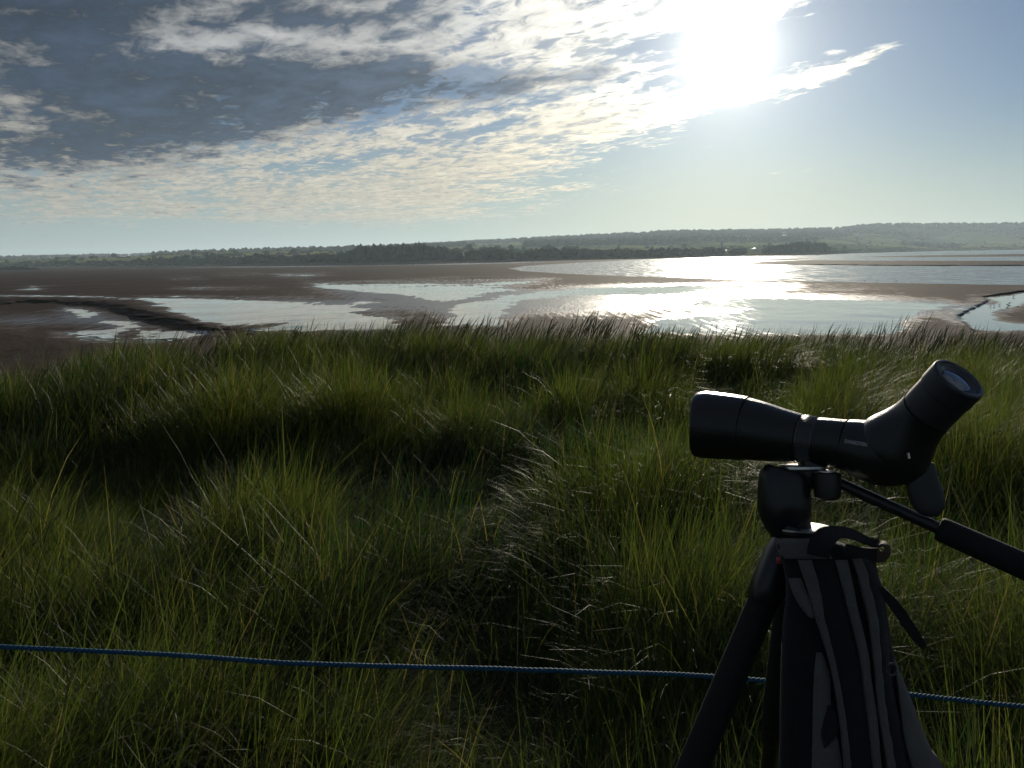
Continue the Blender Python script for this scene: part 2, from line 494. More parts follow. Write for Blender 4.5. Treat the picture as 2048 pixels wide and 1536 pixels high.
# ---------------------------------------------------------------- far shore: hills
SHORE = np.array([(-700, 546), (-200, 541), (0, 537.5), (350, 533.5), (700, 530), (1000, 524.3), (1300, 517.5), (1430, 514.2), (1629, 509.5), (1727, 506), (2048, 497.6), (2400, 491), (2800, 484)])
RIDGE = np.array([(-700, 520), (-200, 515), (0, 514), (171, 510), (342, 507), (410, 504), (513, 500), (598, 497), (700, 497), (790, 494), (850, 487), (1000, 479), (1090, 474), (1240, 467), (1340, 461), (1500, 459),
                  (1680, 455.5), (1720, 448.5), (1800, 447), (1900, 447), (2048, 445), (2400, 440), (2800, 436)])
MIDL = np.array([(-700, 530), (-200, 526), (0, 520), (200, 516), (350, 510), (500, 505), (700, 502), (850, 500.5), (1000, 500), (1200, 499), (1300, 498), (1450, 492), (1629, 487), (1727, 488), (2048, 486), (2800, 478)])
HPX = np.linspace(-650, 2750, 680)
def shore_pt(px):
    py = np.interp(px, SHORE[:, 0], SHORE[:, 1])
    return [on_ground(a, b) for a, b in zip(px, py)]
SP = shore_pt(HPX)
SR = np.array([min(max(math.hypot(v.x, v.y), 500), 2600) for v in SP])
HAZ = np.array([math.atan2(ray(a, 500).x, ray(a, 500).y) for a in HPX])
RIDR = np.interp(HPX, [-650, 0, 560, 850, 1240, 1700, 2750], [4200, 4200, 3800, 3300, 3200, 3900, 4300])
MIDR = SR + np.interp(HPX, [-650, 700, 1300, 2048], [700, 480, 700, 900])
def z_at(px, py, r):                          # height of something that shows at that pixel, r metres away
    d = ray(px, py); return ZC + r * d.z / math.hypot(d.x, d.y)
ZM = np.array([z_at(a, np.interp(a, MIDL[:, 0], MIDL[:, 1]), r) for a, r in zip(HPX, MIDR)])
ZR = np.array([z_at(a, np.interp(a, RIDGE[:, 0], RIDGE[:, 1]), r) for a, r in zip(HPX, RIDR)]) - 9.0
ZM = np.maximum(ZM, 4.0)
def smooth(a, n=7):
    k_ = np.ones(n) / n; return np.convolve(np.pad(a, n // 2, mode='edge'), k_, mode='valid')
ZM = smooth(ZM, 9); ZR = smooth(ZR, 9); SRs = smooth(SR, 5)
def hill_z(i, t):                              # t 0 shore .. 1 mid fields .. 2 ridge .. 3 beyond
    zm, zr = ZM[i], ZR[i]
    a = 1.0 + 2.2 * np.clip(t / 0.1, 0, 1) + (zm - 3.2) * np.power(np.clip(t, 0, 1), 0.8)
    b = (zr - zm) * (np.clip(t - 1, 0, 1) ** 1.15)
    c = -25 * np.clip(t - 2, 0, 2) ** 2
    return a + b + c
def hill_r(i, t):
    return np.where(t < 1, SRs[i] + (MIDR[i] - SRs[i]) * t, np.where(t < 2, MIDR[i] + (RIDR[i] - MIDR[i]) * (t - 1), RIDR[i] + 900 * (t - 2)))
TT = np.concatenate([[-0.02, 0.0], np.linspace(0.02, 3, 70)])
II, TG = np.meshgrid(np.arange(len(HPX)), TT)
hr = hill_r(II, np.maximum(TG, 0)); hzz = hill_z(II, np.maximum(TG, 0))
hzz = np.where(TG < 0, -1.0, hzz) ; hr = np.where(TG < 0, hr - 2, hr)
hx = hr * np.sin(HAZ[II]); hy = hr * np.cos(HAZ[II])
hzz = hzz + np.where(TG > 0.1, 9 * fbm(hx / 260, hy / 260, 41, 3) * np.clip(2.2 - TG, 0.15, 1), 0)
hzz = np.where((TG >= 0) & (hzz < 0.8), 0.8, hzz)

hm = new_mat('far_fields')
p = pos(); x_, y_, z_ = sep(p)
vor = E.nt.nodes.new('ShaderNodeTexVoronoi'); put(vor.inputs['Vector'], vec(x_ + noise(p, 0.01, 2) * 40.0, y_ * 0.8, 0.0)); vor.inputs['Scale'].default_value = 1 / 170
vc, _, _ = sep(E(vor.outputs['Color']))
colf = mixc(ramp(vc, 0.1, 0.9), (0.065, 0.115, 0.034), (0.20, 0.21, 0.065))
colf = mixc(ramp(noise(p, 0.02, 4), 0.4, 0.7), colf, mixc(1.0, colf, (0.75, 0.8, 0.8), 'MULTIPLY'))
out(bsdf(base=mixc(ramp(z_, 1.5, 3.5), (0.13, 0.10, 0.075), colf), rough=0.95, spec=0.0))
hills = mesh_np('hills', np.stack([hx, hy, hzz], -1).reshape(-1, 3), grid_faces(len(TT), len(HPX)), hm)
tag(hills, kind='structure', label='green hills and fields on the far shore')
HB = BVHTree.FromPolygons([tuple(v) for v in np.stack([hx, hy, hzz], -1).reshape(-1, 3)], [tuple(f) for f in grid_faces(len(TT), len(HPX))])
def hill_ground(x, y):
    h = HB.ray_cast(Vector((x, y, 500)), Vector((0, 0, -1)))
    return h[0].z if h[0] else 2.0

# ---------------------------------------------------------------- far woods and trees
def leaf_mat(name, a, b):
    mt = new_mat(name)
    g = pos(); v = attr('tint')
    c = mixc(v, a, b)
    d = E.nt.nodes.new('ShaderNodeBsdfDiffuse'); put(d.inputs[0], c)
    t = E.nt.nodes.new('ShaderNodeBsdfTranslucent'); put(t.inputs[0], mixc(1.0, c, (1.2, 1.3, 0.6), 'MULTIPLY'))
    out(mixs(0.25, E(d.outputs[0]), E(t.outputs[0])))
    return mt
M_wood = leaf_mat('wood_foliage', (0.012, 0.024, 0.014), (0.028, 0.047, 0.022))
bmi = bmesh.new(); bmesh.ops.create_icosphere(bmi, subdivisions=1, radius=1.0)
ICOV = np.array([v.co for v in bmi.verts]); ICOF = np.array([[v.index for v in f.verts] for f in bmi.faces]); bmi.free()
def blobs(C, S, name, mat, parent=None, jit=0.28):
    """many small foliage clumps as one mesh: centres C (n,3), radii S (n,3)"""
    n = len(C)
    J = 1 + jit * (rng.random((n, len(ICOV), 1)) * 2 - 1)
    Vb = (ICOV[None] * J) * S[:, None, :] + C[:, None, :]
    Fb = ICOF[None] + (np.arange(n) * len(ICOV))[:, None, None]
    t = np.repeat(rng.random(n), len(ICOV))
    return mesh_np(name, Vb.reshape(-1, 3), Fb.reshape(-1, 3), mat, parent, smooth=False, attrs={'tint': t})

C, S = [], []
SEEDS = rng.random((900, 2)) * np.array([7600, 4600]) + np.array([-3800, 400])
def plant(i, t, hgt, wdt):
    if any(abs(HPX[i] - c_) < h_ and t0_ < t < t1_ for c_, h_, t0_, t1_ in ((1510, 17, 0, 0.7), (1568, 9, 1.25, 1.75), (1452, 8, 0, 0.5), (927, 7, 0, 0.8))): return
    r = float(hill_r(np.array(i), np.array(t))); a = HAZ[i] + (rng.random() - 0.5) * 0.0008
    x, y = r * math.sin(a), r * math.cos(a)
    z = hill_ground(x, y)
    C.append((x, y, z + hgt * 0.5)); S.append((wdt, wdt, hgt * 0.58))
n_try = 0
for n in range(26000):                          # hedgerows between fields, woods on the upper slopes
    i = int(rng.integers(2, len(HPX) - 2)); t = float(rng.random() ** 0.8 * 2.06)
    r = float(hill_r(np.array(i), np.array(t))); x, y = r * math.sin(HAZ[i]), r * math.cos(HAZ[i])
    px = HPX[i]
    dd = np.sqrt(((SEEDS - (x, y)) ** 2).sum(1)); dd.sort()
    hedge = (dd[1] - dd[0]) < 9
    wn_ = float(fbm(x / 420, y / 420, 77, 3))
    up = t - 1.0
    wood = wn_ > (0.24 - 0.30 * max(0, up) - (0.25 if px > 1050 and up > 0.2 else 0) - (0.35 if t > 1.88 else 0))
    if wood: plant(i, t, 8 + 6 * rng.random(), 6 + 5 * rng.random())
    elif hedge and rng.random() < 0.8: plant(i, t, *((5 + 4 * rng.random(), 3.5 + 2.5 * rng.random()) if rng.random() < 0.10 else (1.6 + 1.5 * rng.random(), 3.5 + 2 * rng.random())))
for i in range(2, len(HPX) - 2):                # dense belt along the shore
    px = HPX[i]
    dense = np.interp(px, [-650, 100, 440, 520, 900, 1010, 1100, 1300, 1500, 1560, 1660, 1700, 2750], [0.5, 0.5, 0.9, 1.6, 1.6, 1.2, 0.8, 0.8, 0.9, 1.5, 1.5, 0.35, 0.3])
    hh = np.interp(px, [-650, 440, 560, 690, 720, 860, 900, 1000, 1300, 1560, 1600, 1650, 1670, 2750], [5, 6, 7, 7, 12, 12, 8, 7, 7, 7, 13, 11, 3, 3])
    hh = hh * (1.0 if 690 < px < 880 or 1560 < px < 1660 else 0.75 + 1.3 * max(-0.3, float(fbm(px / 40, 3.3, 401, 3)) + 0.12))
    for q in range(int(dense * 5 + rng.random())):
        plant(i, 0.03 + np.interp(px, [440, 560, 690, 720, 860, 900, 1560, 1600, 1660, 1700], [0.09, 0.10, 0.13, 0.26, 0.26, 0.12, 0.10, 0.2, 0.2, 0.08]) * rng.random() ** 1.2, hh * (0.45 + 0.85 * rng.random()), 3.0 + 3.5 * rng.random())
for i in range(0, 240):                         # low scrub on the spit at far left
    px = -300 + 375 * rng.random(); v = on_ground(px, 541 - 0.01 * px)
    hg = (2.0 + 2.2 * rng.random()) * (0.5 if px > 60 else 1)
    C.append((v.x, v.y, hg * 0.5)); S.append((3 + 2 * rng.random(), 3, hg * 0.7))
wood = blobs(np.array(C), np.array(S), 'far_woodland', M_wood)
tag(wood, kind='stuff', label='dark hedgerows and woods covering the far shore', cat='woodland')

M_trunk = new_mat('far_bark'); out(bsdf(base=(0.05, 0.04, 0.03), rough=0.9))
def far_tree(px, py_base, hpx, wpx, label, t=None):
    """a single tree told apart on the far fields: base pixel and size in pixels"""
    i = int(np.argmin(abs(HPX - px)))
    best = None
    for tt in np.linspace(0.15, 1.9, 90):       # the spot on the hillside that shows at this pixel
        r = float(hill_r(np.array(i), np.array(tt))); x, y = r * math.sin(HAZ[i]), r * math.cos(HAZ[i])
        z = hill_ground(x, y)
        _, b = project(np.array([[x, y, z]]))
        e = abs(b[0] - py_base)
        if best is None or e < best[0] - 0.05: best = (e, x, y, z, r)
    _, x, y, z, r = best
    h = hpx * r / FPX; wd = wpx * r / FPX
    root = bpy.data.objects.new('far_tree', None); COL.objects.link(root); root.location = (x, y, z - 0.3)
    tag(root, label, 'tree', 'lone trees on the far fields')
    tr = []
    a8 = np.arange(7) / 7 * 2 * math.pi
    for f, rad in ((0, 0.05), (0.25, 0.035), (0.6, 0.02), (0.85, 0.006)):
        tr += [(rad * h * math.cos(a), rad * h * math.sin(a), f * h) for a in a8]
    mesh_np('trunk', np.array(tr), grid_faces(4, 7, True), M_trunk, root)
    n = 70
    u = rng.normal(size=(n, 3)); u /= np.linalg.norm(u, axis=1)[:, None]; u *= (0.35 + 0.6 * rng.random((n, 1)))
    cc = u * np.array([wd * 0.5, wd * 0.5, h * 0.36]) + np.array([0, 0, h * 0.60])
    blobs(cc, np.full((n, 3), wd * 0.11) * (0.6 + 0.8 * rng.random((n, 1))), 'crown', M_wood, root)
    return root
for a in [(938, 503, 15, 17, 'round dark tree standing alone on the pale field above the shore'),
          (864, 503, 11, 14, 'squat tree on the skyline at the left end of the pale field'),
          (893, 503, 9, 14, 'low bushy tree between the squat skyline tree and the round dark tree'),
          (961, 502, 9, 9, 'small tree just right of the round dark tree on the pale field'),
          (1024, 503, 14, 13, 'tall tree standing in the hedge right of the dark hedgerow'),
          (1098, 504, 16, 15, 'broad hedgerow tree at the top of the green field in the middle'),
          (1087, 504, 8, 8, 'small tree touching the left side of the broad hedgerow tree'),
          (1140, 503, 11, 18, 'block of trees at the left end of the flat-topped clump'),
          (1153, 503, 11, 14, 'block of trees at the right end of the flat-topped clump'),
          (908, 512, 13, 12, 'dark tree in front of the pale field, rising from the shore belt'),
          (800, 504, 15, 20, 'big dark tree crowning the wooded point left of the pale field'),
          (822, 505, 16, 16, 'tallest rounded tree on the wooded point left of the pale field'),
          (845, 506, 13, 15, 'tree at the right shoulder of the wooded point'),
          (182, 519, 7, 8, 'small dark tree on the left skyline above the fields'),
          (330, 512, 8, 9, 'small tree on the far left ridge above the green slope'),
          ]:
    far_tree(*a)

# far buildings catching the sun
M_roofm = new_mat('pale_metal_roof')
out(bsdf(base=(0.75, 0.75, 0.72), rough=0.28, metal=0.6, normal=bump(noise(objpos(), 1.5, 2), 0.02, 0.4)))
M_wallw = new_mat('white_render_wall'); out(bsdf(base=(0.72, 0.69, 0.62), rough=0.8))
M_pane = new_mat('dark_window_pane'); out(bsdf(base=(0.02, 0.025, 0.03), rough=0.1))
M_slate = new_mat('grey_slate_roof'); out(bsdf(base=(0.10, 0.10, 0.11), rough=0.6))
def box_np(x0, x1, y0, y1, z0, z1):
    V_ = np.array([(x, y, z) for z in (z0, z1) for y in (y0, y1) for x in (x0, x1)])
    F_ = np.array([(0, 2, 3, 1), (4, 5, 7, 6), (0, 1, 5, 4), (2, 6, 7, 3), (0, 4, 6, 2), (1, 3, 7, 5)])
    return V_, F_
def far_building(px, py, wpx, name, label, cat, roofpitch, metal=True):
    i = int(np.argmin(abs(HPX - px))); best = None
    for tt in np.linspace(0.1, 1.95, 120):
        r = float(hill_r(np.array(i), np.array(tt))); a = math.atan2(ray(px, py).x, ray(px, py).y)
        x, y = r * math.sin(a), r * math.cos(a); z = hill_ground(x, y)
        _, b = project(np.array([[x, y, z + 4]])); e = abs(b[0] - py)
        if best is None or e < best[0] - 0.05: best = (e, x, y, z, r, a)
    _, x, y, z, r, a = best
    L = wpx * r / FPX; D = max(7.0, L * 0.45); hw = 4.0
    root = bpy.data.objects.new(name, None); COL.objects.link(root); root.location = (x, y, z); root.rotation_euler = (0, 0, -a)
    tag(root, label, cat)
    V_, F_ = box_np(-L / 2, L / 2, -D / 2, D / 2, -2, hw)
    mesh_np('wall', V_, F_, M_wallw, root, smooth=False)
    rise = D / 2 * math.tan(R(roofpitch)); e = 0.4
    Vr = np.array([(-L / 2 - e, -D / 2 - e, hw + 0.02), (L / 2 + e, -D / 2 - e, hw + 0.02), (L / 2 + e, 0, hw + rise), (-L / 2 - e, 0, hw + rise), (L / 2 + e, D / 2 + e, hw + 0.02), (-L / 2 - e, D / 2 + e, hw + 0.02)])
    Vr = np.concatenate([Vr, Vr + (0, 0, 0.25)])
    Fr = np.array([(6, 7, 8, 9), (9, 8, 10, 11), (1, 0, 3, 2), (2, 3, 5, 4), (0, 1, 7, 6), (1, 2, 8, 7), (2, 4, 10, 8), (4, 5, 11, 10), (5, 3, 9, 11), (3, 0, 6, 9)])
    mesh_np('roof', Vr, Fr, M_roofm if metal else M_slate, root, smooth=False)
    n = max(2, int(L / 5))
    for q in range(n):
        xw = -L / 2 + L * (q + 0.5) / n
        V_, F_ = box_np(xw - 0.6, xw + 0.6, -D / 2 - 0.03, -D / 2 + 0.05, 1.3, 2.7)
        mesh_np('window', V_, F_, M_pane, root, smooth=False)
    return root
far_building(1510, 497, 15, 'farm_building', 'long farm building with a metal roof flashing in the sun near the water', 'building', 7)
far_building(1568, 470, 7, 'hillside_house', 'house with a glinting roof alone high on the wooded ridge', 'house', 7)
far_building(1452, 501, 4, 'shore_cottage', 'small pale cottage left of the long flashing farm building', 'house', 9)
far_building(927, 504, 5, 'field_cottage', 'tiny cream cottage at the edge of the pale field', 'house', 35, False)

# haze in the air over the estuary
hv = bpy.data.materials.new('haze'); hv.use_nodes = True; hv.node_tree.nodes.clear(); E.nt = hv.node_tree
pv = E.nt.nodes.new('ShaderNodeVolumePrincipled')
pv.inputs['Color'].default_value = (0.70, 0.88, 1.0, 1)
pv.inputs['Density'].default_value = 1.15e-4
pv.inputs['Anisotropy'].default_value = 0.3
mo = E.nt.nodes.new('ShaderNodeOutputMaterial'); E.nt.links.new(pv.outputs[0], mo.inputs['Volume'])
V_, F_ = box_np(-9800, 9800, -400, 9800, -40, 160)
haze = mesh_np('haze', V_, F_, hv, smooth=False)
tag(haze, kind='stuff', label='thin pale haze over the estuary')
# ---------------------------------------------------------------- grassy bank
EYE = 1.55
ZG = ZC - EYE
CREST = [(-500, 790), (-150, 775), (0, 748), (60, 728), (120, 706), (200, 690), (300, 677), (400, 669), (500, 662), (600, 656), (700, 652), (800, 645), (1000, 641), (1180, 641), (1250, 650), (1300, 655),
         (1500, 655), (1800, 660), (2048, 670), (2300, 676), (2700, 690)]
CY = np.interp([c[0] for c in CREST], [-500, 0, 500, 1024, 1500, 2048, 2700], [7.0, 7.8, 9.4, 10.6, 11.2, 11.4, 11.0])
cx_, cyy, cz_ = [], [], []
for (px, py), Y in zip(CREST, CY):
    P = at_y(px, py, Y); cx_.append(P.x); cyy.append(P.y); cz_.append(P.z - 0.40)
cx_, cyy, cz_ = map(np.array, (cx_, cyy, cz_))
TCELL = 0.95
def tussock(x, y):
    """vector from the nearest tussock centre and that tussock's vigour"""
    x = np.asarray(x, float); y = np.asarray(y, float)
    wv1 = 0.9 * fbm(x / 0.7, y / 0.7, 211, 3); wv2 = 0.9 * fbm(x / 0.7, y / 0.7, 223, 3)
    x = x + wv1; y = y + wv2
    i0 = np.floor(x / TCELL); j0 = np.floor(y / TCELL)
    bd = np.full(x.shape, 1e9); ox = np.zeros(x.shape); oy = np.zeros(x.shape); vg = np.zeros(x.shape)
    for di in (-1, 0, 1):
        for dj in (-1, 0, 1):
            i, j = i0 + di, j0 + dj
            qx_ = (i + 0.1 + 0.8 * _hash(i, j, 201)) * TCELL; qy_ = (j + 0.1 + 0.8 * _hash(i, j, 202)) * TCELL
            d = (x - qx_) ** 2 + (y - qy_) ** 2
            m__ = d < bd
            bd = np.where(m__, d, bd); ox = np.where(m__, x - qx_, ox); oy = np.where(m__, y - qy_, oy); vg = np.where(m__, _hash(i, j, 203), vg)
    return ox, oy, np.sqrt(bd), vg
def bank_z(x, y):
    Yc = np.interp(x, cx_, cyy); Zc = np.interp(x, cx_, cz_)
    t = sstep(y, 1.2, 1.0 + Yc * 0.92)
    z = ZG + (Zc - ZG) * t
    d = np.maximum(0, y - Yc)
    z = z - np.where(d < 1.5, 0.16 * d ** 2, 0.36 + 0.62 * (d - 1.5))
    bump_ = 0.34 * fbm(x / 1.7, y / 1.7, 51, 3) + 0.20 * fbm(x / 5.0, y / 4.0, 57, 2)
    # a hollow behind the left shoulder and a swell in front of it
    tox, toy, tdd, tvg = tussock(x, y)
    bump_ = (bump_ + (0.03 + 0.13 * tvg) * (1 - sstep(tdd, 0.0, 0.60))) * (1 - 0.75 * sstep(y - Yc, -3.0, -0.8))
    hol = -0.30 * np.exp(-((x + 2.9) / 1.5) ** 2 - ((y - 5.3) / 0.8) ** 2) - 0.18 * np.exp(-((x + 0.6) / 2.0) ** 2 - ((y - 7.6) / 0.9) ** 2)
    sw = 0.10 * np.exp(-((x - 0.0) / 1.2) ** 2 - ((y - 4.2) / 0.9) ** 2)
    return z + (bump_ + hol + sw) * sstep(y, 0.3, 2.2) * (1 - sstep(y - Yc, 1.0, 4.0))
bx_ = np.concatenate([np.linspace(-45, -9, 60)[:-1], np.linspace(-9, 9, 130), np.linspace(9, 45, 60)[1:]])
by_ = np.concatenate([np.linspace(-30, -1, 25)[:-1], np.linspace(-1, 13, 110), np.linspace(13, 26, 30)[1:]])
BX, BY = np.meshgrid(bx_, by_)
BZ = bank_z(BX, BY)
soil = new_mat('grass_litter_soil')
p = pos()
out(bsdf(base=mixc(noise(p, 6, 5, 0.6), (0.018, 0.020, 0.009), (0.055, 0.048, 0.026)), rough=0.95, spec=0.1, normal=bump(noise(p, 22, 4), 0.03)))
bank = mesh_np('grass_bank', np.stack([BX, BY, BZ], -1).reshape(-1, 3), grid_faces(len(by_), len(bx_)), soil)
tag(bank, kind='structure', label='grassy bank dropping to the mudflat')

# clods and wrack washed up at the left foot of the bank
M_clod = new_mat('wet_clod'); out(bsdf(base=mixc(noise(pos(), 9, 3), (0.022, 0.014, 0.010), (0.070, 0.045, 0.030)), rough=0.6, spec=0.3))
M_wrack_c, M_wrack_s = [], []
for k_ in range(190):
    u_ = rng.random()
    px, py = -260 + 320 * u_ + rng.normal(0, 14), 742 - 14 * u_ + abs(rng.normal(0, 10)) - 8
    if k_ < 26: px, py = rng.choice([18, 48, 60, 78, 150]) + rng.normal(0, 7), 716 + rng.normal(0, 2.0)
    g = on_ground(px, py, 0.62); s_ = 0.06 + 0.16 * rng.random() ** 2
    M_wrack_c.append((g.x, g.y, 0.62 + s_ * 0.2)); M_wrack_s.append((s_ * 1.6, s_, s_ * 0.7))
wrack = blobs(np.array(M_wrack_c), np.array(M_wrack_s), 'tidal_wrack', M_clod, jit=0.4)
tag(wrack, kind='stuff', label='dark clods and wrack at the foot of the bank', cat='wrack')
# ---------------------------------------------------------------- long grass
def grass_mesh(name, mat, roots, L, width, az0, lean, curl, tint, seg=4, tipw=0.0, flat_=None, profile=None):
    """ribbons: each blade leaves its root leaning by 'lean' towards az0 and bends over by 'curl'"""
    n = len(roots)
    s = np.linspace(0, 1, seg + 1)
    ang0 = lean[:, None] + curl[:, None] * s[None, :] ** 1.5
    ds = L / seg
    hx_ = np.sin(ang0); hz_ = np.cos(ang0)
    cxh = np.concatenate([np.zeros((n, 1)), np.cumsum((hx_[:, :-1] + hx_[:, 1:]) * 0.5, 1)], 1) * ds[:, None]
    cz = np.concatenate([np.zeros((n, 1)), np.cumsum((hz_[:, :-1] + hz_[:, 1:]) * 0.5, 1)], 1) * ds[:, None]
    ca, sa2 = np.cos(az0)[:, None], np.sin(az0)[:, None]
    cen = np.stack([roots[:, 0:1] + cxh * sa2, roots[:, 1:2] + cxh * ca, roots[:, 2:3] + cz], -1)
    tw = flat_ if flat_ is not None else rng.normal(0, 0.5, n)
    sx, sy = np.cos(az0 + tw), -np.sin(az0 + tw)
    pr = profile if profile is not None else np.array([0.75, 1.0, 0.85, 0.55, 0.0]) if seg == 4 else np.array([0.8, 1.0, 0.6, 0.0])
    hw = 0.5 * width[:, None] * pr[None, :]
    off = np.stack([hw * sx[:, None], hw * sy[:, None], np.zeros_like(hw)], -1)
    Vl = cen - off; Vr_ = cen + off
    nv = 2 * seg + 1
    V_ = np.empty((n, nv, 3))
    V_[:, 0:2 * seg:2] = Vl[:, :-1]; V_[:, 1:2 * seg:2] = Vr_[:, :-1]; V_[:, -1] = cen[:, -1]
    b = (np.arange(n) * nv)[:, None]
    quads = np.concatenate([b + np.array([[2 * k_, 2 * k_ + 1, 2 * k_ + 3, 2 * k_ + 2]]) for k_ in range(seg - 1)], 0)
    tris = b + np.array([[2 * seg - 2, 2 * seg - 1, 2 * seg]])
    at_ = {'tint': np.repeat(tint, nv), 'up': np.tile(np.concatenate([np.repeat(s[:-1], 2), [1.0]]), n)}
    return V_.reshape(-1, 3), [quads, tris], at_

gm = new_mat('grass_blade')
tv = attr('tint'); uv_ = attr('up')
c1 = mixc(ramp(tv, 0.0, 0.62), (0.017, 0.040, 0.016), (0.070, 0.090, 0.023))
c2 = mixc(ramp(tv, 0.90, 0.97), c1, (0.17, 0.135, 0.060))
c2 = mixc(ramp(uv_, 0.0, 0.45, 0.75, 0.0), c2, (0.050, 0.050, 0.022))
pb = bsdf(base=c2, rough=0.52, spec=0.24)
tb = E.nt.nodes.new('ShaderNodeBsdfTranslucent'); put(tb.inputs[0], mixc(1.0, c2, (1.3, 1.4, 0.6), 'MULTIPLY'))
out(mixs(0.44, pb, E(tb.outputs[0])))

def scatter(n, r0, r1, half, pw=1.0):
    """random points in a fan in front of the eye"""
    a = (rng.random(n) * 2 - 1) * half
    r = np.sqrt(r0 ** 2 + (r1 ** 2 - r0 ** 2) * rng.random(n) ** pw)
    return r * np.sin(a), r * np.cos(a)
def blades(ncl, per, r0, r1, half, Lr, Wr, seg, spread=0.10, wild=False):
    x, y = scatter(ncl, r0, r1, half)
    Yc = np.interp(x, cx_, cyy)
    keep = y < Yc + 1.6
    x, y = x[keep], y[keep]
    g1 = fbm(x / 0.9, y / 0.9, 61, 3); g2 = fbm(x / 2.4, y / 2.4, 67, 2)
    keep = rng.random(len(x)) < np.clip(0.78 + 2.6 * g1, 0.10, 1)
    x, y, g1, g2 = x[keep], y[keep], g1[keep], g2[keep]
    m_ = len(x)
    tox, toy, tdd, tvg = tussock(x, y)
    wa = 1.15 + 2.6 * fbm(x / 2.1, y / 2.1, 71, 2) + rng.normal(0, 0.35, m_)       # the wind lays it over to the right, in swirls
    wl = np.clip(0.55 + 1.6 * fbm(x / 1.6, y / 1.6, 83, 2) + rng.normal(0, 0.10, m_), 0.02, 1.3)
    Lc = Lr[0] + (Lr[1] - Lr[0]) * np.clip(0.5 + 1.5 * g1 + 0.9 * g2 + rng.normal(0, 0.12, m_), 0, 1)
    edge_ = sstep(y - np.interp(x, cx_, cyy), -3.5, -1.0)
    Lc = Lc * (1.08 - 0.40 * sstep(tdd, 0.15, 0.60) * (1 - edge_)) * (0.80 + 0.3 * tvg * (1 - edge_) + 0.12 * edge_)
    tox, toy = tox * (1 - 0.8 * edge_), toy * (1 - 0.8 * edge_)
    tc_ = np.clip(0.16 + 0.50 * tvg + 1.1 * fbm(x / 1.3, y / 1.3, 91, 3) + rng.normal(0, 0.12, m_), 0, 0.85)
    def rp(a): return np.repeat(a, per)
    N = m_ * per
    a = rng.random(N) * 2 * math.pi; rr = np.abs(rng.normal(0, spread, N))
    bx, by = rp(x) + rr * np.sin(a), rp(y) + rr * np.cos(a)
    # lean: own fan out of the tuft plus the wind
    fan = 0.10 + 0.30 * rng.random(N)
    vx = fan * np.sin(a) + rp(wl * 0.8 * np.sin(wa) + 1.3 * tox); vy = fan * np.cos(a) + rp(wl * 0.8 * np.cos(wa) + 1.3 * toy)
    loose = np.where(rng.random(N) < 0.42, 0.80, 0.20)
    vx = vx + rng.normal(0, 1, N) * loose; vy = vy + rng.normal(0, 1, N) * loose
    az0 = np.arctan2(vx, vy); ln = np.hypot(vx, vy)
    lean_ = np.clip(0.48 * ln, 0.02, 1.15)
    curl_ = np.clip(0.35 + 1.1 * ln + rng.normal(0, 0.35, N), 0.0, 2.1)
    stiff = rng.random(N) < 0.18
    curl_ = np.where(stiff, curl_ * 0.25, curl_)
    if wild:
        curl_ = curl_ * 0.45; lean_ = np.clip(np.abs(rng.normal(0.25, 0.38, N)), 0, 1.2); az0 = np.where(rng.random(N) < 0.6, rng.random(N) * 2 * math.pi, az0)
    L_ = rp(Lc) * (0.65 + 0.55 * rng.random(N))
    Wd = Wr[0] + (Wr[1] - Wr[0]) * rng.random(N) ** 2
    tt = rp(tc_) + rng.normal(0, 0.12, N)
    tt = np.where(rng.random(N) < 0.11, 0.97, np.clip(tt, 0, 0.88))
    z = bank_z(bx, by) - 0.02
    return grass_mesh('g', gm, np.stack([bx, by, z], -1), L_, Wd, az0, lean_, curl_, tt, seg)
def join(parts):
    V_, Q, T, at_ = [], [], [], {}
    o_ = 0
    for v, (q, t), a in parts:
        V_.append(v); Q.append(q + o_); T.append(t + o_); o_ += len(v)
        for k_, x in a.items(): at_.setdefault(k_, []).append(x)
    return np.concatenate(V_), [np.concatenate(Q), np.concatenate(T)], {k_: np.concatenate(x) for k_, x in at_.items()}
NB = 1.0
parts = [
    blades(2600, 40, 0.75, 3.2, R(45), (0.30, 0.62), (0.0014, 0.0040), 4, 0.080),
    blades(4400, 36, 3.2, 6.5, R(41), (0.28, 0.60), (0.0020, 0.0046), 3, 0.090),
    blades(4700, 32, 6.5, 10.0, R(39), (0.28, 0.56), (0.0030, 0.0060), 3, 0.11),
    blades(3000, 26, 10.0, 15.0, R(39), (0.26, 0.48), (0.0040, 0.0070), 3, 0.13),
    blades(420, 3, 1.2, 5.0, R(44), (0.60, 0.85), (0.0045, 0.0080), 4, 0.03),
    blades(2600, 4, 0.9, 4.2, R(44), (0.50, 0.82), (0.0022, 0.0050), 4, 0.05, True),
    blades(3600, 4, 4.2, 9.0, R(40), (0.42, 0.72), (0.0030, 0.0055), 3, 0.06, True),
]
GV, GF, GA = join(parts)
grass = mesh_np('long_grass', GV, GF, gm, attrs=GA)
tag(grass, kind='stuff', label='long wind-bent grass covering the bank', cat='grass')

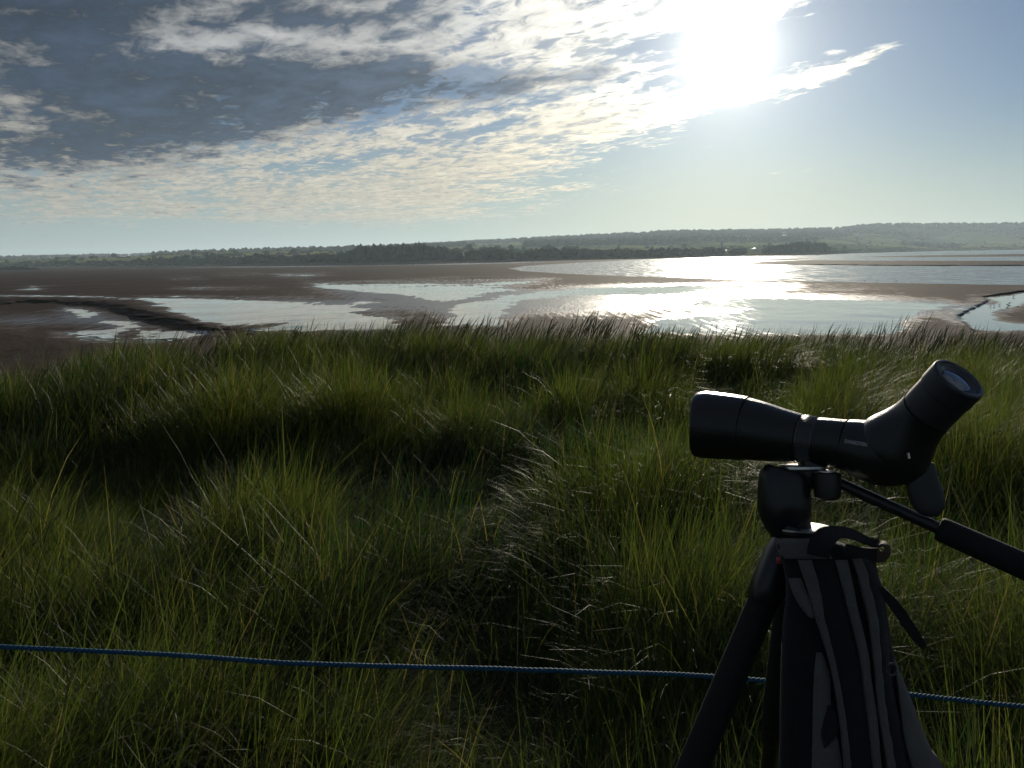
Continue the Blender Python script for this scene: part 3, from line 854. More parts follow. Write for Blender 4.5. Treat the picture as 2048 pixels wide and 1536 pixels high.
# flowering stems: thin stalks with narrow seed heads
sm = new_mat('seed_stem')
tv = attr('tint'); uv_ = attr('up')
cs = mixc(tv, (0.032, 0.048, 0.016), (0.085, 0.076, 0.036))
ps = bsdf(base=cs, rough=0.5, spec=0.3)
tb = E.nt.nodes.new('ShaderNodeBsdfTranslucent'); put(tb.inputs[0], cs)
out(mixs(0.15, ps, E(tb.outputs[0])))
def stems(n, r0, r1, half, Lr, w0, crest=False):
    x, y = scatter(n, r0, r1, half)
    Yc = np.interp(x, cx_, cyy)
    if crest:
        keep = (y > Yc - 2.6) & (y < Yc + 0.8) & (rng.random(n) < np.clip(0.5 + 2.2 * fbm(x / 0.8, y * 0 + 3, 97, 3) + sstep(x, -3.2, -1.0) * 0.6, 0.03, 1))
    else:
        keep = (y < Yc - 0.8) & (rng.random(n) < np.clip(0.4 + 2.0 * fbm(x / 1.1, y / 1.1, 101, 3), 0.05, 1))
    x, y = x[keep], y[keep]; N = len(x)
    wa = 1.25 + 1.6 * fbm(x / 2.1, y / 2.1, 71, 2) + rng.normal(0, 0.35 if crest else 0.8, N)
    z = bank_z(x, y)
    L_ = (Lr[0] + (Lr[1] - Lr[0]) * rng.random(N)) * (0.92 + 0.9 * fbm(x / 0.55, y / 3.0, 131, 3))
    lean_ = np.clip(0.26 + rng.normal(0, 0.10, N), 0, 0.7) if crest else np.clip(0.25 + rng.normal(0, 0.2, N), 0, 0.9)
    curl_ = np.clip(0.45 + rng.normal(0, 0.25, N), 0.05, 1.2) if crest else np.clip(0.8 + rng.normal(0, 0.5, N), 0.1, 2.0)
    W_ = w0 * (0.7 + 0.6 * rng.random(N))
    prof = np.array([0.35, 0.32, 0.30, 0.28, 0.9, 1.0, 0.75, 0.0])
    tt = np.clip(rng.normal(0.4, 0.25, N), 0, 1)
    out_ = [grass_mesh('s', sm, np.stack([x, y, z], -1), L_, W_, wa, lean_, curl_, tt, 7, flat_=np.full(N, 0.25), profile=prof),
            grass_mesh('s', sm, np.stack([x, y, z], -1), L_, W_, wa, lean_, curl_, tt, 7, flat_=np.full(N, 0.25 + math.pi / 2), profile=prof)]
    return out_
sp = stems(1100, 0.9, 4.0, R(42), (0.45, 0.78), 0.0042) + stems(2200, 4.0, 9.0, R(40), (0.4, 0.70), 0.0055) + stems(7000, 7.0, 14.0, R(40), (0.40, 0.60), 0.0085, True)
SV, SF, SA = join(sp)
st = mesh_np('grass_seed_stems', SV, SF, sm, attrs=SA)
tag(st, kind='stuff', label='thin flowering grass stems with narrow seed heads', cat='grass')
print('grass tris', sum(len(f) * (f.shape[1] - 2) for f in GF), sum(len(f) * (f.shape[1] - 2) for f in SF))
# ---------------------------------------------------------------- spotting scope, tripod, bag, rope
def empty(name, loc, label, cat, group=None):
    o = bpy.data.objects.new(name, None); COL.objects.link(o); o.location = loc
    return tag(o, label, cat, group)
def loft(name, rings, mat, parent=None, cap=True, smooth=True, closed=True):
    n = len(rings[0]); V_ = np.concatenate([np.asarray(r, float) for r in rings])
    if parent: V_ = V_ - np.array(parent_loc(parent))
    F_ = [grid_faces(len(rings), n, closed)]
    if cap and closed:
        c0 = V_[:n].mean(0); c1 = V_[-n:].mean(0); k0 = len(V_)
        V_ = np.concatenate([V_, [c0, c1]])
        i = np.arange(n); j = (i + 1) % n; b = (len(rings) - 1) * n
        F_.append(np.stack([np.full(n, k0), j, i], -1)); F_.append(np.stack([np.full(n, k0 + 1), b + i, b + j], -1))
    o = mesh_np(name, V_, F_, mat, parent, smooth)
    bm = bmesh.new(); bm.from_mesh(o.data); bmesh.ops.recalc_face_normals(bm, faces=bm.faces); bm.to_mesh(o.data); bm.free()
    if smooth:
        md = o.modifiers.new('edges', 'EDGE_SPLIT'); md.split_angle = R(38)
    return o
def parent_loc(p):
    v = Vector((0, 0, 0))
    while p is not None: v = v + p.location; p = p.parent
    return v
def ring(c, ax, r, n=32, ry=None, up=None, pw=2.0, ph=0.0):
    """superellipse ring round point c across axis ax"""
    ax = Vector(ax).normalized(); up = Vector(up) if up is not None else _UP
    s_ = ax.cross(up).normalized(); t_ = s_.cross(ax).normalized()
    ry = r if ry is None else ry
    o_ = []
    for k_ in range(n):
        a = 2 * math.pi * k_ / n + ph; ca, sa3 = math.cos(a), math.sin(a)
        x = math.copysign(abs(ca) ** (2 / pw), ca); y = math.copysign(abs(sa3) ** (2 / pw), sa3)
        o_.append(Vector(c) + s_ * (x * r) + t_ * (y * ry))
    return [tuple(v) for v in o_]
def tube(name, pts, rad, mat, parent=None, n=24, pw=2.0, ry=None, up=None, cap=True):
    P = [Vector(p) for p in pts]; rings = []
    for i, p in enumerate(P):
        a = (P[min(i + 1, len(P) - 1)] - P[max(i - 1, 0)])
        rings.append(ring(p, a, rad[i], n, None if ry is None else ry[i], up, pw))
    return loft(name, rings, mat, parent, cap)
def cr(pts, m_=6):                              # Catmull-Rom through rows of numbers
    A_ = np.array(pts, float); A_ = np.concatenate([[2 * A_[0] - A_[1]], A_, [2 * A_[-1] - A_[-2]]]); o_ = []
    for i in range(1, len(A_) - 2):
        for t in np.linspace(0, 1, m_, endpoint=False):
            p0, p1, p2, p3 = A_[i - 1], A_[i], A_[i + 1], A_[i + 2]
            o_.append(0.5 * (2 * p1 + (p2 - p0) * t + (2 * p0 - 5 * p1 + 4 * p2 - p3) * t * t + (3 * p1 - p0 - 3 * p2 + p3) * t ** 3))
    o_.append(A_[-2]); return np.array(o_)

M_arm = new_mat('scope_rubber_armour')
p = objpos()
out(bsdf(base=(0.009, 0.0105, 0.009), rough=0.33, spec=0.38, normal=bump(noise(p, 900, 3), 0.0006, 0.6)))
M_arm2 = new_mat('scope_metal_ring'); out(bsdf(base=(0.020, 0.021, 0.022), rough=0.30, spec=0.6))
M_cup = new_mat('eyecup_rubber'); out(bsdf(base=(0.016, 0.016, 0.017), rough=0.55))
M_lens = new_mat('coated_lens'); out(bsdf(base=(0.012, 0.010, 0.018), rough=0.03, spec=0.9, coat=1.0))
M_ink = new_mat('grey_lettering'); out(bsdf(base=(0.42, 0.43, 0.42), rough=0.5))
M_alu = new_mat('satin_aluminium'); out(bsdf(base=(0.52, 0.50, 0.46), rough=0.32, metal=0.85))
M_blk = new_mat('black_anodised'); out(bsdf(base=(0.011, 0.011, 0.011), rough=0.32, spec=0.35))
M_rub = new_mat('black_foam_grip')
out(bsdf(base=(0.010, 0.010, 0.010), rough=0.75, spec=0.2, normal=bump(noise(objpos(), 700, 3), 0.001, 0.7)))
M_red = new_mat('red_label'); out(bsdf(base=(0.42, 0.05, 0.035), rough=0.5))
def cloth(name, c, sc=1500):
    mt = new_mat(name); q = objpos(); a, b, c_ = sep(q)
    wv = mth('SINE', a * sc) * mth('SINE', c_ * sc)
    n1 = noise(q, 30, 4)
    out(bsdf(base=mixc(n1, tuple(x * 0.75 for x in c), tuple(x * 1.2 for x in c)), rough=0.9, spec=0.15, sheen=0.08, normal=bump(wv * 0.3 + n1 * 2.0, 0.0015, 0.6)))
    return mt
M_bagk = cloth('black_nylon', (0.010, 0.010, 0.011)); M_bagg = cloth('grey_padded_mesh', (0.085, 0.080, 0.073)); M_web = cloth('black_webbing', (0.013, 0.013, 0.014), 3000)
M_brown = new_mat('tan_leather_tip'); out(bsdf(base=(0.035, 0.020, 0.010), rough=0.7))

def zs(px): return 1.0 + (1750 - px) / 350 * 0.12           # the scope points away to the left
def sp3(px, py): return at_depth(px, py, zs(px))
def pxm(px, Z=None): return (Z or zs(px)) / FPX              # metres per pixel there
scope_root = empty('spotting_scope', at_depth(1620, 925, zs(1620)), 'dark angled spotting scope mounted on top of the tripod head', 'scope')
def spine(rows, mat, name, m_=6, n=40):
    rows = cr(rows, m_); P = [sp3(a, b) for a, b, _ in rows]; Rr = [c * pxm(a) for a, b, c in rows]
    return tube(name, P, Rr, mat, scope_root, n)
tilt_up = _UP
# objective hood, barrel, collars, prism body
hood = spine([(1398, 848, 60), (1400, 848, 65), (1404, 848.5, 66.5), (1420, 850, 67), (1460, 853.5, 65.5), (1490, 857, 64)], M_arm, 'objective_hood')
spine([(1490, 857, 62.2), (1520, 862.5, 59.5), (1560, 870, 54), (1598, 876.5, 49.2)], M_arm, 'barrel')
fr_ = spine([(1599, 876.5, 47.6), (1602, 877, 48.0), (1612, 878.5, 47.6), (1631, 881.5, 47.0), (1634, 882, 46.6)], M_arm2, 'focus_ring')
rvs, rfs = [], []
c0_, c1_ = sp3(1603.5, 877.2), sp3(1629.5, 881.3)
ax_f = (c1_ - c0_).normalized(); su_ = ax_f.cross(_UP).normalized(); tu_ = su_.cross(ax_f).normalized()
for k_ in range(72):                           # grip ribs
    a = 2 * math.pi * k_ / 72; dv = su_ * math.cos(a) + tu_ * math.sin(a); tv_ = tu_ * math.cos(a) - su_ * math.sin(a)
    b_ = len(rvs)
    for c_, r_ in ((c0_, 47.9 * pxm(1604)), (c1_, 47.0 * pxm(1630))):
        for h_, w_ in ((-0.0008, 0.0008), (-0.0008, -0.0008), (0.0009, -0.0005), (0.0009, 0.0005)):
            rvs.append(tuple(c_ + dv * (r_ + h_) + tv_ * w_ - parent_loc(fr_)))
    rfs += [(b_ + 3, b_ + 2, b_ + 6, b_ + 7), (b_ + 0, b_ + 3, b_ + 7, b_ + 4), (b_ + 2, b_ + 1, b_ + 5, b_ + 6), (b_ + 0, b_ + 1, b_ + 2, b_ + 3), (b_ + 4, b_ + 7, b_ + 6, b_ + 5)]
mesh_np('grip_ribs', np.array(rvs), np.array(rfs), M_arm2, fr_, smooth=False)
spine([(1635, 882, 47.4), (1660, 885, 48.6), (1690, 889, 50.2)], M_arm, 'rear_barrel')
prism = spine([(1691, 889, 51.2), (1712, 893.5, 55.5), (1735, 899.5, 62), (1760, 903.5, 67), (1785, 904.5, 68), (1808, 903, 64), (1828, 900, 54), (1842, 897, 40), (1851, 895, 22), (1855, 894, 6)], M_arm, 'prism_housing', 5)
hg = tube('objective_glass', [sp3(1399.5, 848), sp3(1396.5, 848)], [58 * pxm(1400)] * 2, M_lens, hood, 40)
# eyepiece: leaves the prism at 45 degrees and a little towards the viewer
e_end = (1912, 763)
er = ray(*e_end)
eb = sp3(1793, 888)
d_im = (_RT * 119 + _UP * 125); d_im = (d_im - er * d_im.dot(er)).normalized()
eax = (d_im * math.sqrt(1 - 0.40 ** 2) - er * 0.40).normalized()
plen = (172.6 / FPX) / (math.sqrt(1 - 0.40 ** 2)) * 0.985
def ep(f): return eb + eax * (plen * f)
ru = 1.0 / FPX
def eyetube(name, rows, mat, parent, cap=True):
    rows = cr(rows, 4); return tube(name, [ep(f) for f, _ in rows], [r_ * ru for _, r_ in rows], mat, parent, 40, cap=cap)
eye = eyetube('eyepiece_mount', [(-0.14, 62), (-0.08, 70), (-0.02, 72.5), (0.05, 70), (0.13, 64.5), (0.22, 58.5), (0.31, 53.5), (0.40, 50.4), (0.50, 49.5)], M_arm, scope_root)
eyp = eyetube('eyepiece', [(0.505, 47.5), (0.53, 48.6), (0.60, 48.8), (0.78, 48.6)], M_cup, scope_root)
cupo = eyetube('eyecup', [(0.785, 49.4), (0.80, 50.2), (0.9, 50.2), (0.975, 50.0), (0.992, 48.6), (1.0, 46.5)], M_cup, eyp, False)
# recessed cup and eye lens
rr_ = []
for f, r_ in ((1.0, 46.5), (1.003, 45), (1.0, 42.5), (0.985, 41), (0.975, 39), (0.978, 36), (0.972, 34), (0.955, 31), (0.95, 29)):
    rr_.append(ring(ep(f), eax, r_ * ru, 40))
loft('eyecup_lip', rr_, M_arm2, eyp, cap=False)
rr_ = [ring(ep(0.955 + h_), eax, r_ * ru, 32) for h_, r_ in ((-0.004, 28.5), (0.006, 27), (0.014, 20), (0.019, 11), (0.021, 3))]
loft('eye_lens', rr_, M_lens, eyp)
# hinged cap hanging under the eyepiece
hang = cr([(1846, 925, 20, 11), (1846, 945, 27, 13), (1847, 970, 33, 13), (1855, 996, 34, 12), (1865, 1013, 29, 11), (1872, 1025, 18, 8), (1875, 1031, 5, 4)], 4)
tube('hanging_cover', [at_depth(a, b, 0.975) for a, b, _, _ in hang], [c * ru * 0.97 for _, _, c, _ in hang], M_cup, scope_root, 28, 2.6, [d * ru for *_, d in hang], up=-_F)
# bright pin of the cap
tube('cover_pin', [at_depth(1816, 906, 0.93), at_depth(1818, 917, 0.93)], [2.6 * ru] * 2, M_alu, scope_root, 10)
# foot
tube('mounting_foot', [at_depth(1620, 915, 1.045), at_depth(1620, 930, 1.045), at_depth(1620, 950, 1.045)], [20 * ru, 20 * ru, 22 * ru], M_blk, scope_root, 28, 6.0, [24 * ru, 24 * ru, 27 * ru], up=-_F)
# maker's name wrapped on the prism body
fc = bpy.data.curves.new('lettering', 'FONT'); fc.body = 'SWAROVSKI'; fc.size = 1.0; fc.shear = 0.18; fc.space_character = 0.93
fo = bpy.data.objects.new('lettering_src', fc); COL.objects.link(fo)
dg = bpy.context.evaluated_depsgraph_get(); me_ = bpy.data.meshes.new_from_object(fo.evaluated_get(dg))
bpy.data.objects.remove(fo); bpy.data.curves.remove(fc)
co = np.array([v.co for v in me_.vertices]); wdt = co[:, 0].max()
pv_ = [np.array(v.co) + np.array(parent_loc(scope_root)) for v in prism.data.vertices]
rb = bpy.data.objects['rear_barrel']
BVp = BVHTree.FromPolygons([tuple(v) for v in pv_], [tuple(f.vertices) for f in prism.data.polygons])
BVe = BVHTree.FromPolygons([tuple(np.array(v.co) + np.array(parent_loc(scope_root))) for v in eye.data.vertices], [tuple(f.vertices) for f in eye.data.polygons])
BVr = BVHTree.FromPolygons([tuple(np.array(v.co) + np.array(parent_loc(scope_root))) for v in rb.data.vertices], [tuple(f.vertices) for f in rb.data.polygons])
for v in me_.vertices:
    px = 1688.5 + v.co.x / wdt * 46; py = 882 + v.co.x / wdt * 7.5 - (v.co.y - 0.35) * 11.5
    d = ray(px, py); hs = [h[0] for h in (BVp.ray_cast(CAMP, d), BVr.ray_cast(CAMP, d), BVe.ray_cast(CAMP, d)) if h[0]]
    hp = min(hs, key=lambda q_: (q_ - CAMP).length) if hs else sp3(px, py)
    v.co = hp - d * 0.0006 - parent_loc(scope_root)
me_.materials.clear(); me_.materials.append(M_ink)
lo = bpy.data.objects.new('lettering', me_); COL.objects.link(lo); lo.parent = scope_root

# ---- tripod
ZT = 1.045
def tp(px, py, dz=0.0): return at_depth(px, py, ZT + dz)
ut = ZT / FPX
apex = tp(1597, 1085)
GZ = float(bank_z(np.array(apex.x), np.array(apex.y)))
tri = empty('tripod', (apex.x, apex.y, GZ), 'black tripod with a pan handle standing in the grass', 'tripod')
UPW = Vector((0, 0, 1))
hd = cr([(1570, 936, 30), (1569, 941, 42), (1568, 955, 47), (1568, 985, 49.5), (1569, 1015, 50), (1574, 1040, 46), (1580, 1058, 40), (1585, 1078, 40), (1587, 1086, 42)], 4)
head = tube('pan_head', [tp(a, b) for a, b, _ in hd], [c * ut for *_, c in hd], M_blk, tri, 36, 2.8, [c * ut * 0.85 for *_, c in hd], up=-_F)
pl = tube('quick_release_plate', [tp(1606, 930.5), tp(1606, 931.5), tp(1606, 936.5), tp(1606, 937.5)], [40 * ut, 42 * ut, 42 * ut, 40 * ut], M_alu, head, 36, 5.0, [26 * ut, 28 * ut, 28 * ut, 26 * ut], up=-_F)
yk = tube('plate_clamp', [tp(1608, 938), tp(1608, 942), tp(1606, 958), tp(1602, 970)], [44 * ut, 46 * ut, 44 * ut, 34 * ut], M_blk, head, 36, 3.4, [34 * ut, 36 * ut, 34 * ut, 30 * ut], up=-_F)
kn = tube('tension_knob', [tp(1655, 944, -0.03), tp(1655, 946, -0.03), tp(1655, 974, -0.03), tp(1655, 993, -0.03), tp(1655, 999, -0.03)], [22 * ut, 25 * ut, 25.5 * ut, 24 * ut, 18 * ut], M_blk, head, 28, up=-_F)
tube('knob_dial', [tp(1655, 944.2, -0.03), tp(1655, 941.5, -0.03)], [17 * ut, 16 * ut], M_alu, kn, 28, up=-_F)
# pan handle runs down to the right and towards the viewer
h0, h1, h2 = tp(1668, 962, -0.02), tp(1876, 1056, -0.07), tp(2130, 1168, -0.135)
rod = tube('handle_rod', [h0, h1], [11.5 * ut, 11.5 * ut], M_blk, tri, 20)
ax_ = (h2 - h1).normalized()
def hp_(t): return h1 + (h2 - h1) * t
gr = [(0.0, 12), (0.004, 20), (0.02, 22.5), (0.06, 23), (0.5, 24), (0.9, 24.5), (0.97, 23), (1.0, 16)]
tube('handle_grip', [hp_(t) for t, _ in gr], [r_ * ut for _, r_ in gr], M_rub, tri, 28)
# shoulder and hub
sh_ = [(1602, 1052.5, 58), (1602, 1053.5, 60), (1602, 1056, 60)]
tube('shoulder_plate', [tp(a, b) for a, b, _ in sh_], [c * ut for *_, c in sh_], M_alu, tri, 36, up=-_F)
hub = [(1602, 1056.5, 57), (1601, 1060, 58), (1600, 1070, 56), (1599, 1074, 50), (1598, 1085, 52), (1596, 1115, 46), (1595, 1140, 30), (1594, 1170, 14), (1594, 1176, 12)]
tube('hub', [tp(a, b) for a, b, _ in hub], [c * ut for *_, c in hub], M_blk, tri, 32, up=-_F)
cc0 = tp(1594, 1176); cc1 = cc0 - UPW * 0.22
tube('centre_column', [cc0, cc1], [0.012, 0.012], M_alu, tri, 20)
L0 = tp(1552, 1122); LM = tp(1383, 1521)
ld = (LM - L0); ldir = Vector((ld.x, ld.y, ld.z)).normalized()
horiz = Vector((ldir.x, ldir.y, 0)); hl = horiz.length; horiz.normalize()
hub_c = tp(1597, 1105)
for q in range(3):
    an = q * 2 * math.pi / 3
    hv_ = Vector((horiz.x * math.cos(an) - horiz.y * math.sin(an), horiz.x * math.sin(an) + horiz.y * math.cos(an), 0))
    off = (L0 - hub_c); rad_ = math.hypot(off.x, off.y)
    top = Vector((hub_c.x, hub_c.y, L0.z)) + hv_ * rad_
    d_ = Vector((hv_.x * hl, hv_.y * hl, ldir.z)).normalized()
    gz = float(bank_z(np.array(top.x + d_.x * 1.2), np.array(top.y + d_.y * 1.2))) - 0.01
    Lt = (top.z - gz) / -d_.z
    prof = [(-0.035, 0.008), (-0.030, 0.014), (-0.02, 0.0165), (0.02, 0.0175), (0.06, 0.0185), (0.30, 0.0190), (0.36, 0.0188), (0.362, 0.0155)]
    lg = tube('leg', [top + d_ * a for a, _ in prof], [b for _, b in prof], M_rub, tri, 24)
    hg_ = [(-0.034, 0.011), (-0.028, 0.0185), (-0.01, 0.0215), (0.03, 0.0215), (0.048, 0.0205), (0.052, 0.0188)]
    tube('leg_hinge', [top + d_ * a for a, _ in hg_], [b for _, b in hg_], M_blk, lg, 28, 3.0)
    tube('lower_leg', [top + d_ * 0.362, top + d_ * (Lt - 0.03)], [0.0115, 0.0110], M_blk, lg, 20)
    tube('leg_lock', [top + d_ * a for a in (0.363, 0.368, 0.405, 0.412)], [0.014, 0.0175, 0.0175, 0.013], M_blk, lg, 20)
    tube('foot', [top + d_ * (Lt - 0.035), top + d_ * (Lt - 0.03), top + d_ * Lt], [0.013, 0.0155, 0.012], M_rub, lg, 16)
    tube('leg_bolt', [top + d_ * -0.022 - _F * 0.021, top + d_ * -0.022 + _F * 0.021], [0.006, 0.006], M_alu, lg, 12)
    if q == 0:
        b0 = tp(1560, 1121, -0.028)
        V_, F_ = box_np(-0.0042, 0.0042, -0.001, 0.001, -0.0042, 0.0042)
        mm = np.array([list(_RT), list(_F), list(_UP)])
        rl = mesh_np('red_label', V_ @ mm + np.array(b0 - parent_loc(lg)), F_, M_red, lg, smooth=False)

# ---- tripod carrying bag hung on the tripod
ZB, ROWS = 0.975, cr([(1079, 1553, 1660, 30), (1090, 1553, 1695, 40), (1112, 1557, 1732, 48), (1132, 1566, 1748, 52), (1180, 1572, 1766, 56), (1250, 1565, 1778, 60), (1320, 1562, 1791, 64), (1400, 1560, 1822, 68),
                          (1480, 1559, 1853, 72), (1536, 1558, 1880, 75), (1650, 1560, 1925, 78), (1740, 1575, 1930, 66), (1765, 1610, 1900, 40)], 5)
bagc = at_depth(1720, 1765, ZB)
bag = empty('tripod_backpack', bagc, 'black and grey padded carrying pack strapped to the tripod', 'backpack')
def bag_row(py):
    return [float(np.interp(py, ROWS[:, 0], ROWS[:, k_])) for k_ in (1, 2, 3)]
def bag_pt(px, py, lift=0.0):                   # a point on the front of the pack
    l, r_, t = bag_row(py)
    u = max(-0.999, min(0.999, (2 * px - l - r_) / (r_ - l)))
    Z = ZB - t / FPX * (1 - abs(u) ** 2.6) ** (1 / 2.6) - lift
    return at_depth(px, py, Z)
rings_ = []
for py, l, r_, t in ROWS:
    o_ = []
    for k_ in range(40):
        a = 2 * math.pi * k_ / 40; ca, sa3 = math.cos(a), math.sin(a)
        x = math.copysign(abs(ca) ** (2 / 2.6), ca); y = math.copysign(abs(sa3) ** (2 / 2.6), sa3)
        wr_ = 1 + 0.03 * math.sin(py / 17 + k_)
        o_.append(tuple(at_depth((l + r_) / 2 + x * (r_ - l) / 2, py, ZB - y * t / FPX * wr_)))
    rings_.append(o_)
loft('pack_body', rings_, M_bagk, bag)
def panel(name, rows, mat, lift=0.002, thick=0.006, parent=None, m_=5, nu=7):
    """a padded strip lying on the front of the pack: rows of (y, x left, x right)"""
    rows = cr(rows, m_); rings = []
    n_ = len(rows)
    for q, (py, a, b) in enumerate(rows):
        e = min(1.0, 0.25 + 3.0 * min(q, n_ - 1 - q) / n_)
        o_ = []
        for k_ in range(nu + 1):
            f = k_ / nu; o_.append(tuple(bag_pt(a + (b - a) * f, py, lift + thick * e * (1 - (2 * f - 1) ** 4) + 0.0008 * math.sin(py / 9 + k_))))
        for k_ in range(nu + 1):
            f = 1 - k_ / nu; o_.append(tuple(bag_pt(a + (b - a) * f, py, lift - 0.004)))
        rings.append(o_)
    return loft(name, rings, mat, parent or bag)
def cx2(X): return 1348 + X / 2.926
def cy2(Y): return 1011 + Y / 2.926
def rows2(l): return [(cy2(y), cx2(a), cx2(b)) for y, a, b in l]
panel('top_band', rows2([(192, 592, 860), (215, 596, 880), (260, 606, 900), (312, 625, 930)]), M_bagg, 0.002, 0.004)
s1_ = panel('shoulder_strap', rows2([(318, 722, 960), (500, 780, 1000), (660, 822, 1040), (850, 885, 1082), (1000, 925, 1110), (1250, 962, 1152), (1530, 990, 1180), (1900, 1010, 1220)]), M_web, 0.002, 0.007)
panel('strap_edging', rows2([(318, 722, 806), (500, 782, 860), (660, 828, 888), (850, 888, 934), (1000, 926, 966), (1250, 964, 1010), (1530, 992, 1038), (1900, 1012, 1060)]), M_bagg, 0.006, 0.006, s1_)
panel('strap_edging', rows2([(318, 940, 1016), (500, 990, 1056), (600, 1012, 1076), (850, 1074, 1136), (1000, 1098, 1154), (1250, 1130, 1192), (1530, 1160, 1216), (1900, 1200, 1260)]), M_bagg, 0.006, 0.006, s1_)
s2_ = panel('shoulder_strap', rows2([(300, 1030, 1175), (400, 1062, 1195), (500, 1088, 1215), (800, 1150, 1258), (1000, 1168, 1270), (1200, 1190, 1310), (1530, 1230, 1390), (1900, 1280, 1440)]), M_web, 0.002, 0.006)
panel('strap_edging', rows2([(312, 1040, 1100), (400, 1070, 1136), (500, 1092, 1160), (650, 1130, 1196), (800, 1150, 1210), (1000, 1172, 1226), (1200, 1190, 1248), (1530, 1244, 1300), (1900, 1290, 1350)]), M_bagg, 0.006, 0.006, s2_)
panel('left_flap', rows2([(425, 668, 745), (500, 690, 775), (570, 725, 812), (640, 775, 832), (660, 800, 828)]), M_bagg, 0.002, 0.004)
panel('left_panel', rows2([(860, 832, 868), (1000, 818, 912), (1200, 812, 925), (1530, 806, 985), (1900, 800, 1000)]), M_bagg, 0.002, 0.003)
panel('pull_tab', rows2([(1170, 900, 925), (1240, 880, 955), (1320, 855, 965), (1370, 865, 940), (1420, 880, 888)]), M_web, 0.005, 0.004)
panel('right_panel', rows2([(905, 1284, 1296), (1000, 1298, 1335), (1200, 1322, 1415), (1400, 1350, 1495), (1530, 1385, 1580), (1900, 1440, 1800)]), M_bagg, 0.002, 0.003)
panel('side_seam', rows2([(1000, 1299, 1306), (1200, 1322, 1331), (1400, 1350, 1360), (1530, 1385, 1396), (1900, 1440, 1452)]), M_web, 0.005, 0.003)
# buckle ring
bk = []
for k_ in range(25):
    a = 2 * math.pi * k_ / 24
    bk.append(bag_pt(cx2(1268 + 30 * math.cos(a)), cy2(960 + 36 * math.sin(a)), 0.006))
tube('strap_ring', bk, [0.0013] * len(bk), M_blk, bag, 8)
def webbing(name, rows, hw, mat, th=0.0012, m_=6, parent=None):
    """flat strap through (px, py, Z) rows; its width stands across the run"""
    rows = cr(rows, m_); P = [at_depth(a, b, z) for a, b, z, *_ in rows]
    rings = []
    for i, p_ in enumerate(P):
        a = (P[min(i + 1, len(P) - 1)] - P[max(i - 1, 0)]).normalized()
        w_ = rows[i][3] if rows.shape[1] > 3 else hw
        tw = rows[i][4] if rows.shape[1] > 4 else 0.0
        n_ = (p_ - CAMP).normalized()
        s_ = a.cross(n_).normalized(); t_ = s_.cross(a).normalized()
        s2, t2 = s_ * math.cos(tw) + t_ * math.sin(tw), t_ * math.cos(tw) - s_ * math.sin(tw)
        w_ = w_ / FPX
        rings.append([tuple(p_ + s2 * w_ + t2 * th), tuple(p_ - s2 * w_ + t2 * th), tuple(p_ - s2 * w_ - t2 * th), tuple(p_ + s2 * w_ - t2 * th)])
    return loft(name, rings, mat, parent or bag)
# hauling loop: rises off the top band, arcs over to the right and back
webbing('haul_loop', [(1636, 1112, 0.928, 20, 0), (1641, 1088, 0.925, 20, 0), (1655, 1072, 0.93, 19, 0.2), (1676, 1064, 0.94, 13, 0.6), (1706, 1069, 0.95, 12, 0.8), (1735, 1082, 0.955, 10, 0.9), (1758, 1090, 0.95, 11, 0.7)], 12, M_web, 0.0013)
webbing('haul_loop_tip', [(1755, 1089, 0.95, 9, 0.9), (1766, 1088, 0.945, 8, 1.1), (1774, 1094, 0.94, 8, 1.2), (1774, 1106, 0.936, 9, 1.0), (1764, 1113, 0.933, 11, 0.5), (1752, 1112, 0.93, 12, 0)], 12, M_brown, 0.0016)
webbing('haul_loop_return', [(1756, 1110, 0.934, 13, 0), (1735, 1107, 0.93, 11, 0.2), (1712, 1101, 0.925, 9, 0.4), (1690, 1097, 0.922, 9, 0.3)], 10, M_web, 0.0013)
webbing('loose_strap', [(1762, 1175, 0.935, 5), (1772, 1190, 0.94, 8), (1790, 1212, 0.94, 10), (1810, 1240, 0.94, 10), (1832, 1273, 0.945, 9), (1848, 1294, 0.945, 6)], 10, M_web, 0.0012)

# ---- blue rope fence
M_rope = new_mat('blue_polyprop_rope')
q = objpos()
out(bsdf(base=mixc(noise(q, 60, 3), (0.008, 0.042, 0.088), (0.020, 0.088, 0.15)), rough=0.7, spec=0.15, sheen=0.03))
RY = 1.5
rp_ = [(-700, 1235), (-300, 1272), (0, 1294), (350, 1312), (700, 1330), (1024, 1340), (1348, 1348), (1565, 1365), (1823, 1390), (2048, 1412), (2400, 1450), (2900, 1512)]
base_ = cr([tuple(at_y(a, b, RY)) for a, b in rp_], 10)
seg_ = np.linalg.norm(np.diff(base_, axis=0), axis=1); acc = np.concatenate([[0], np.cumsum(seg_)])
nn = 1500; tt_ = np.linspace(0, acc[-1], nn); C_ = np.stack([np.interp(tt_, acc, base_[:, k_]) for k_ in range(3)], -1)
C_[:, 2] += 0.0012 * np.sin(tt_ * 9) + 0.004 * fbm(tt_ * 6, tt_ * 0, 301, 4)
T_ = np.gradient(C_, axis=0); T_ /= np.linalg.norm(T_, axis=1)[:, None]
S_ = np.cross(T_, (0, 0, 1)); S_ /= np.linalg.norm(S_, axis=1)[:, None]; U_ = np.cross(S_, T_)
rope = empty('blue_rope', tuple(C_[nn // 2]), 'thin twisted blue rope strung across the grass behind the tripod', 'rope')
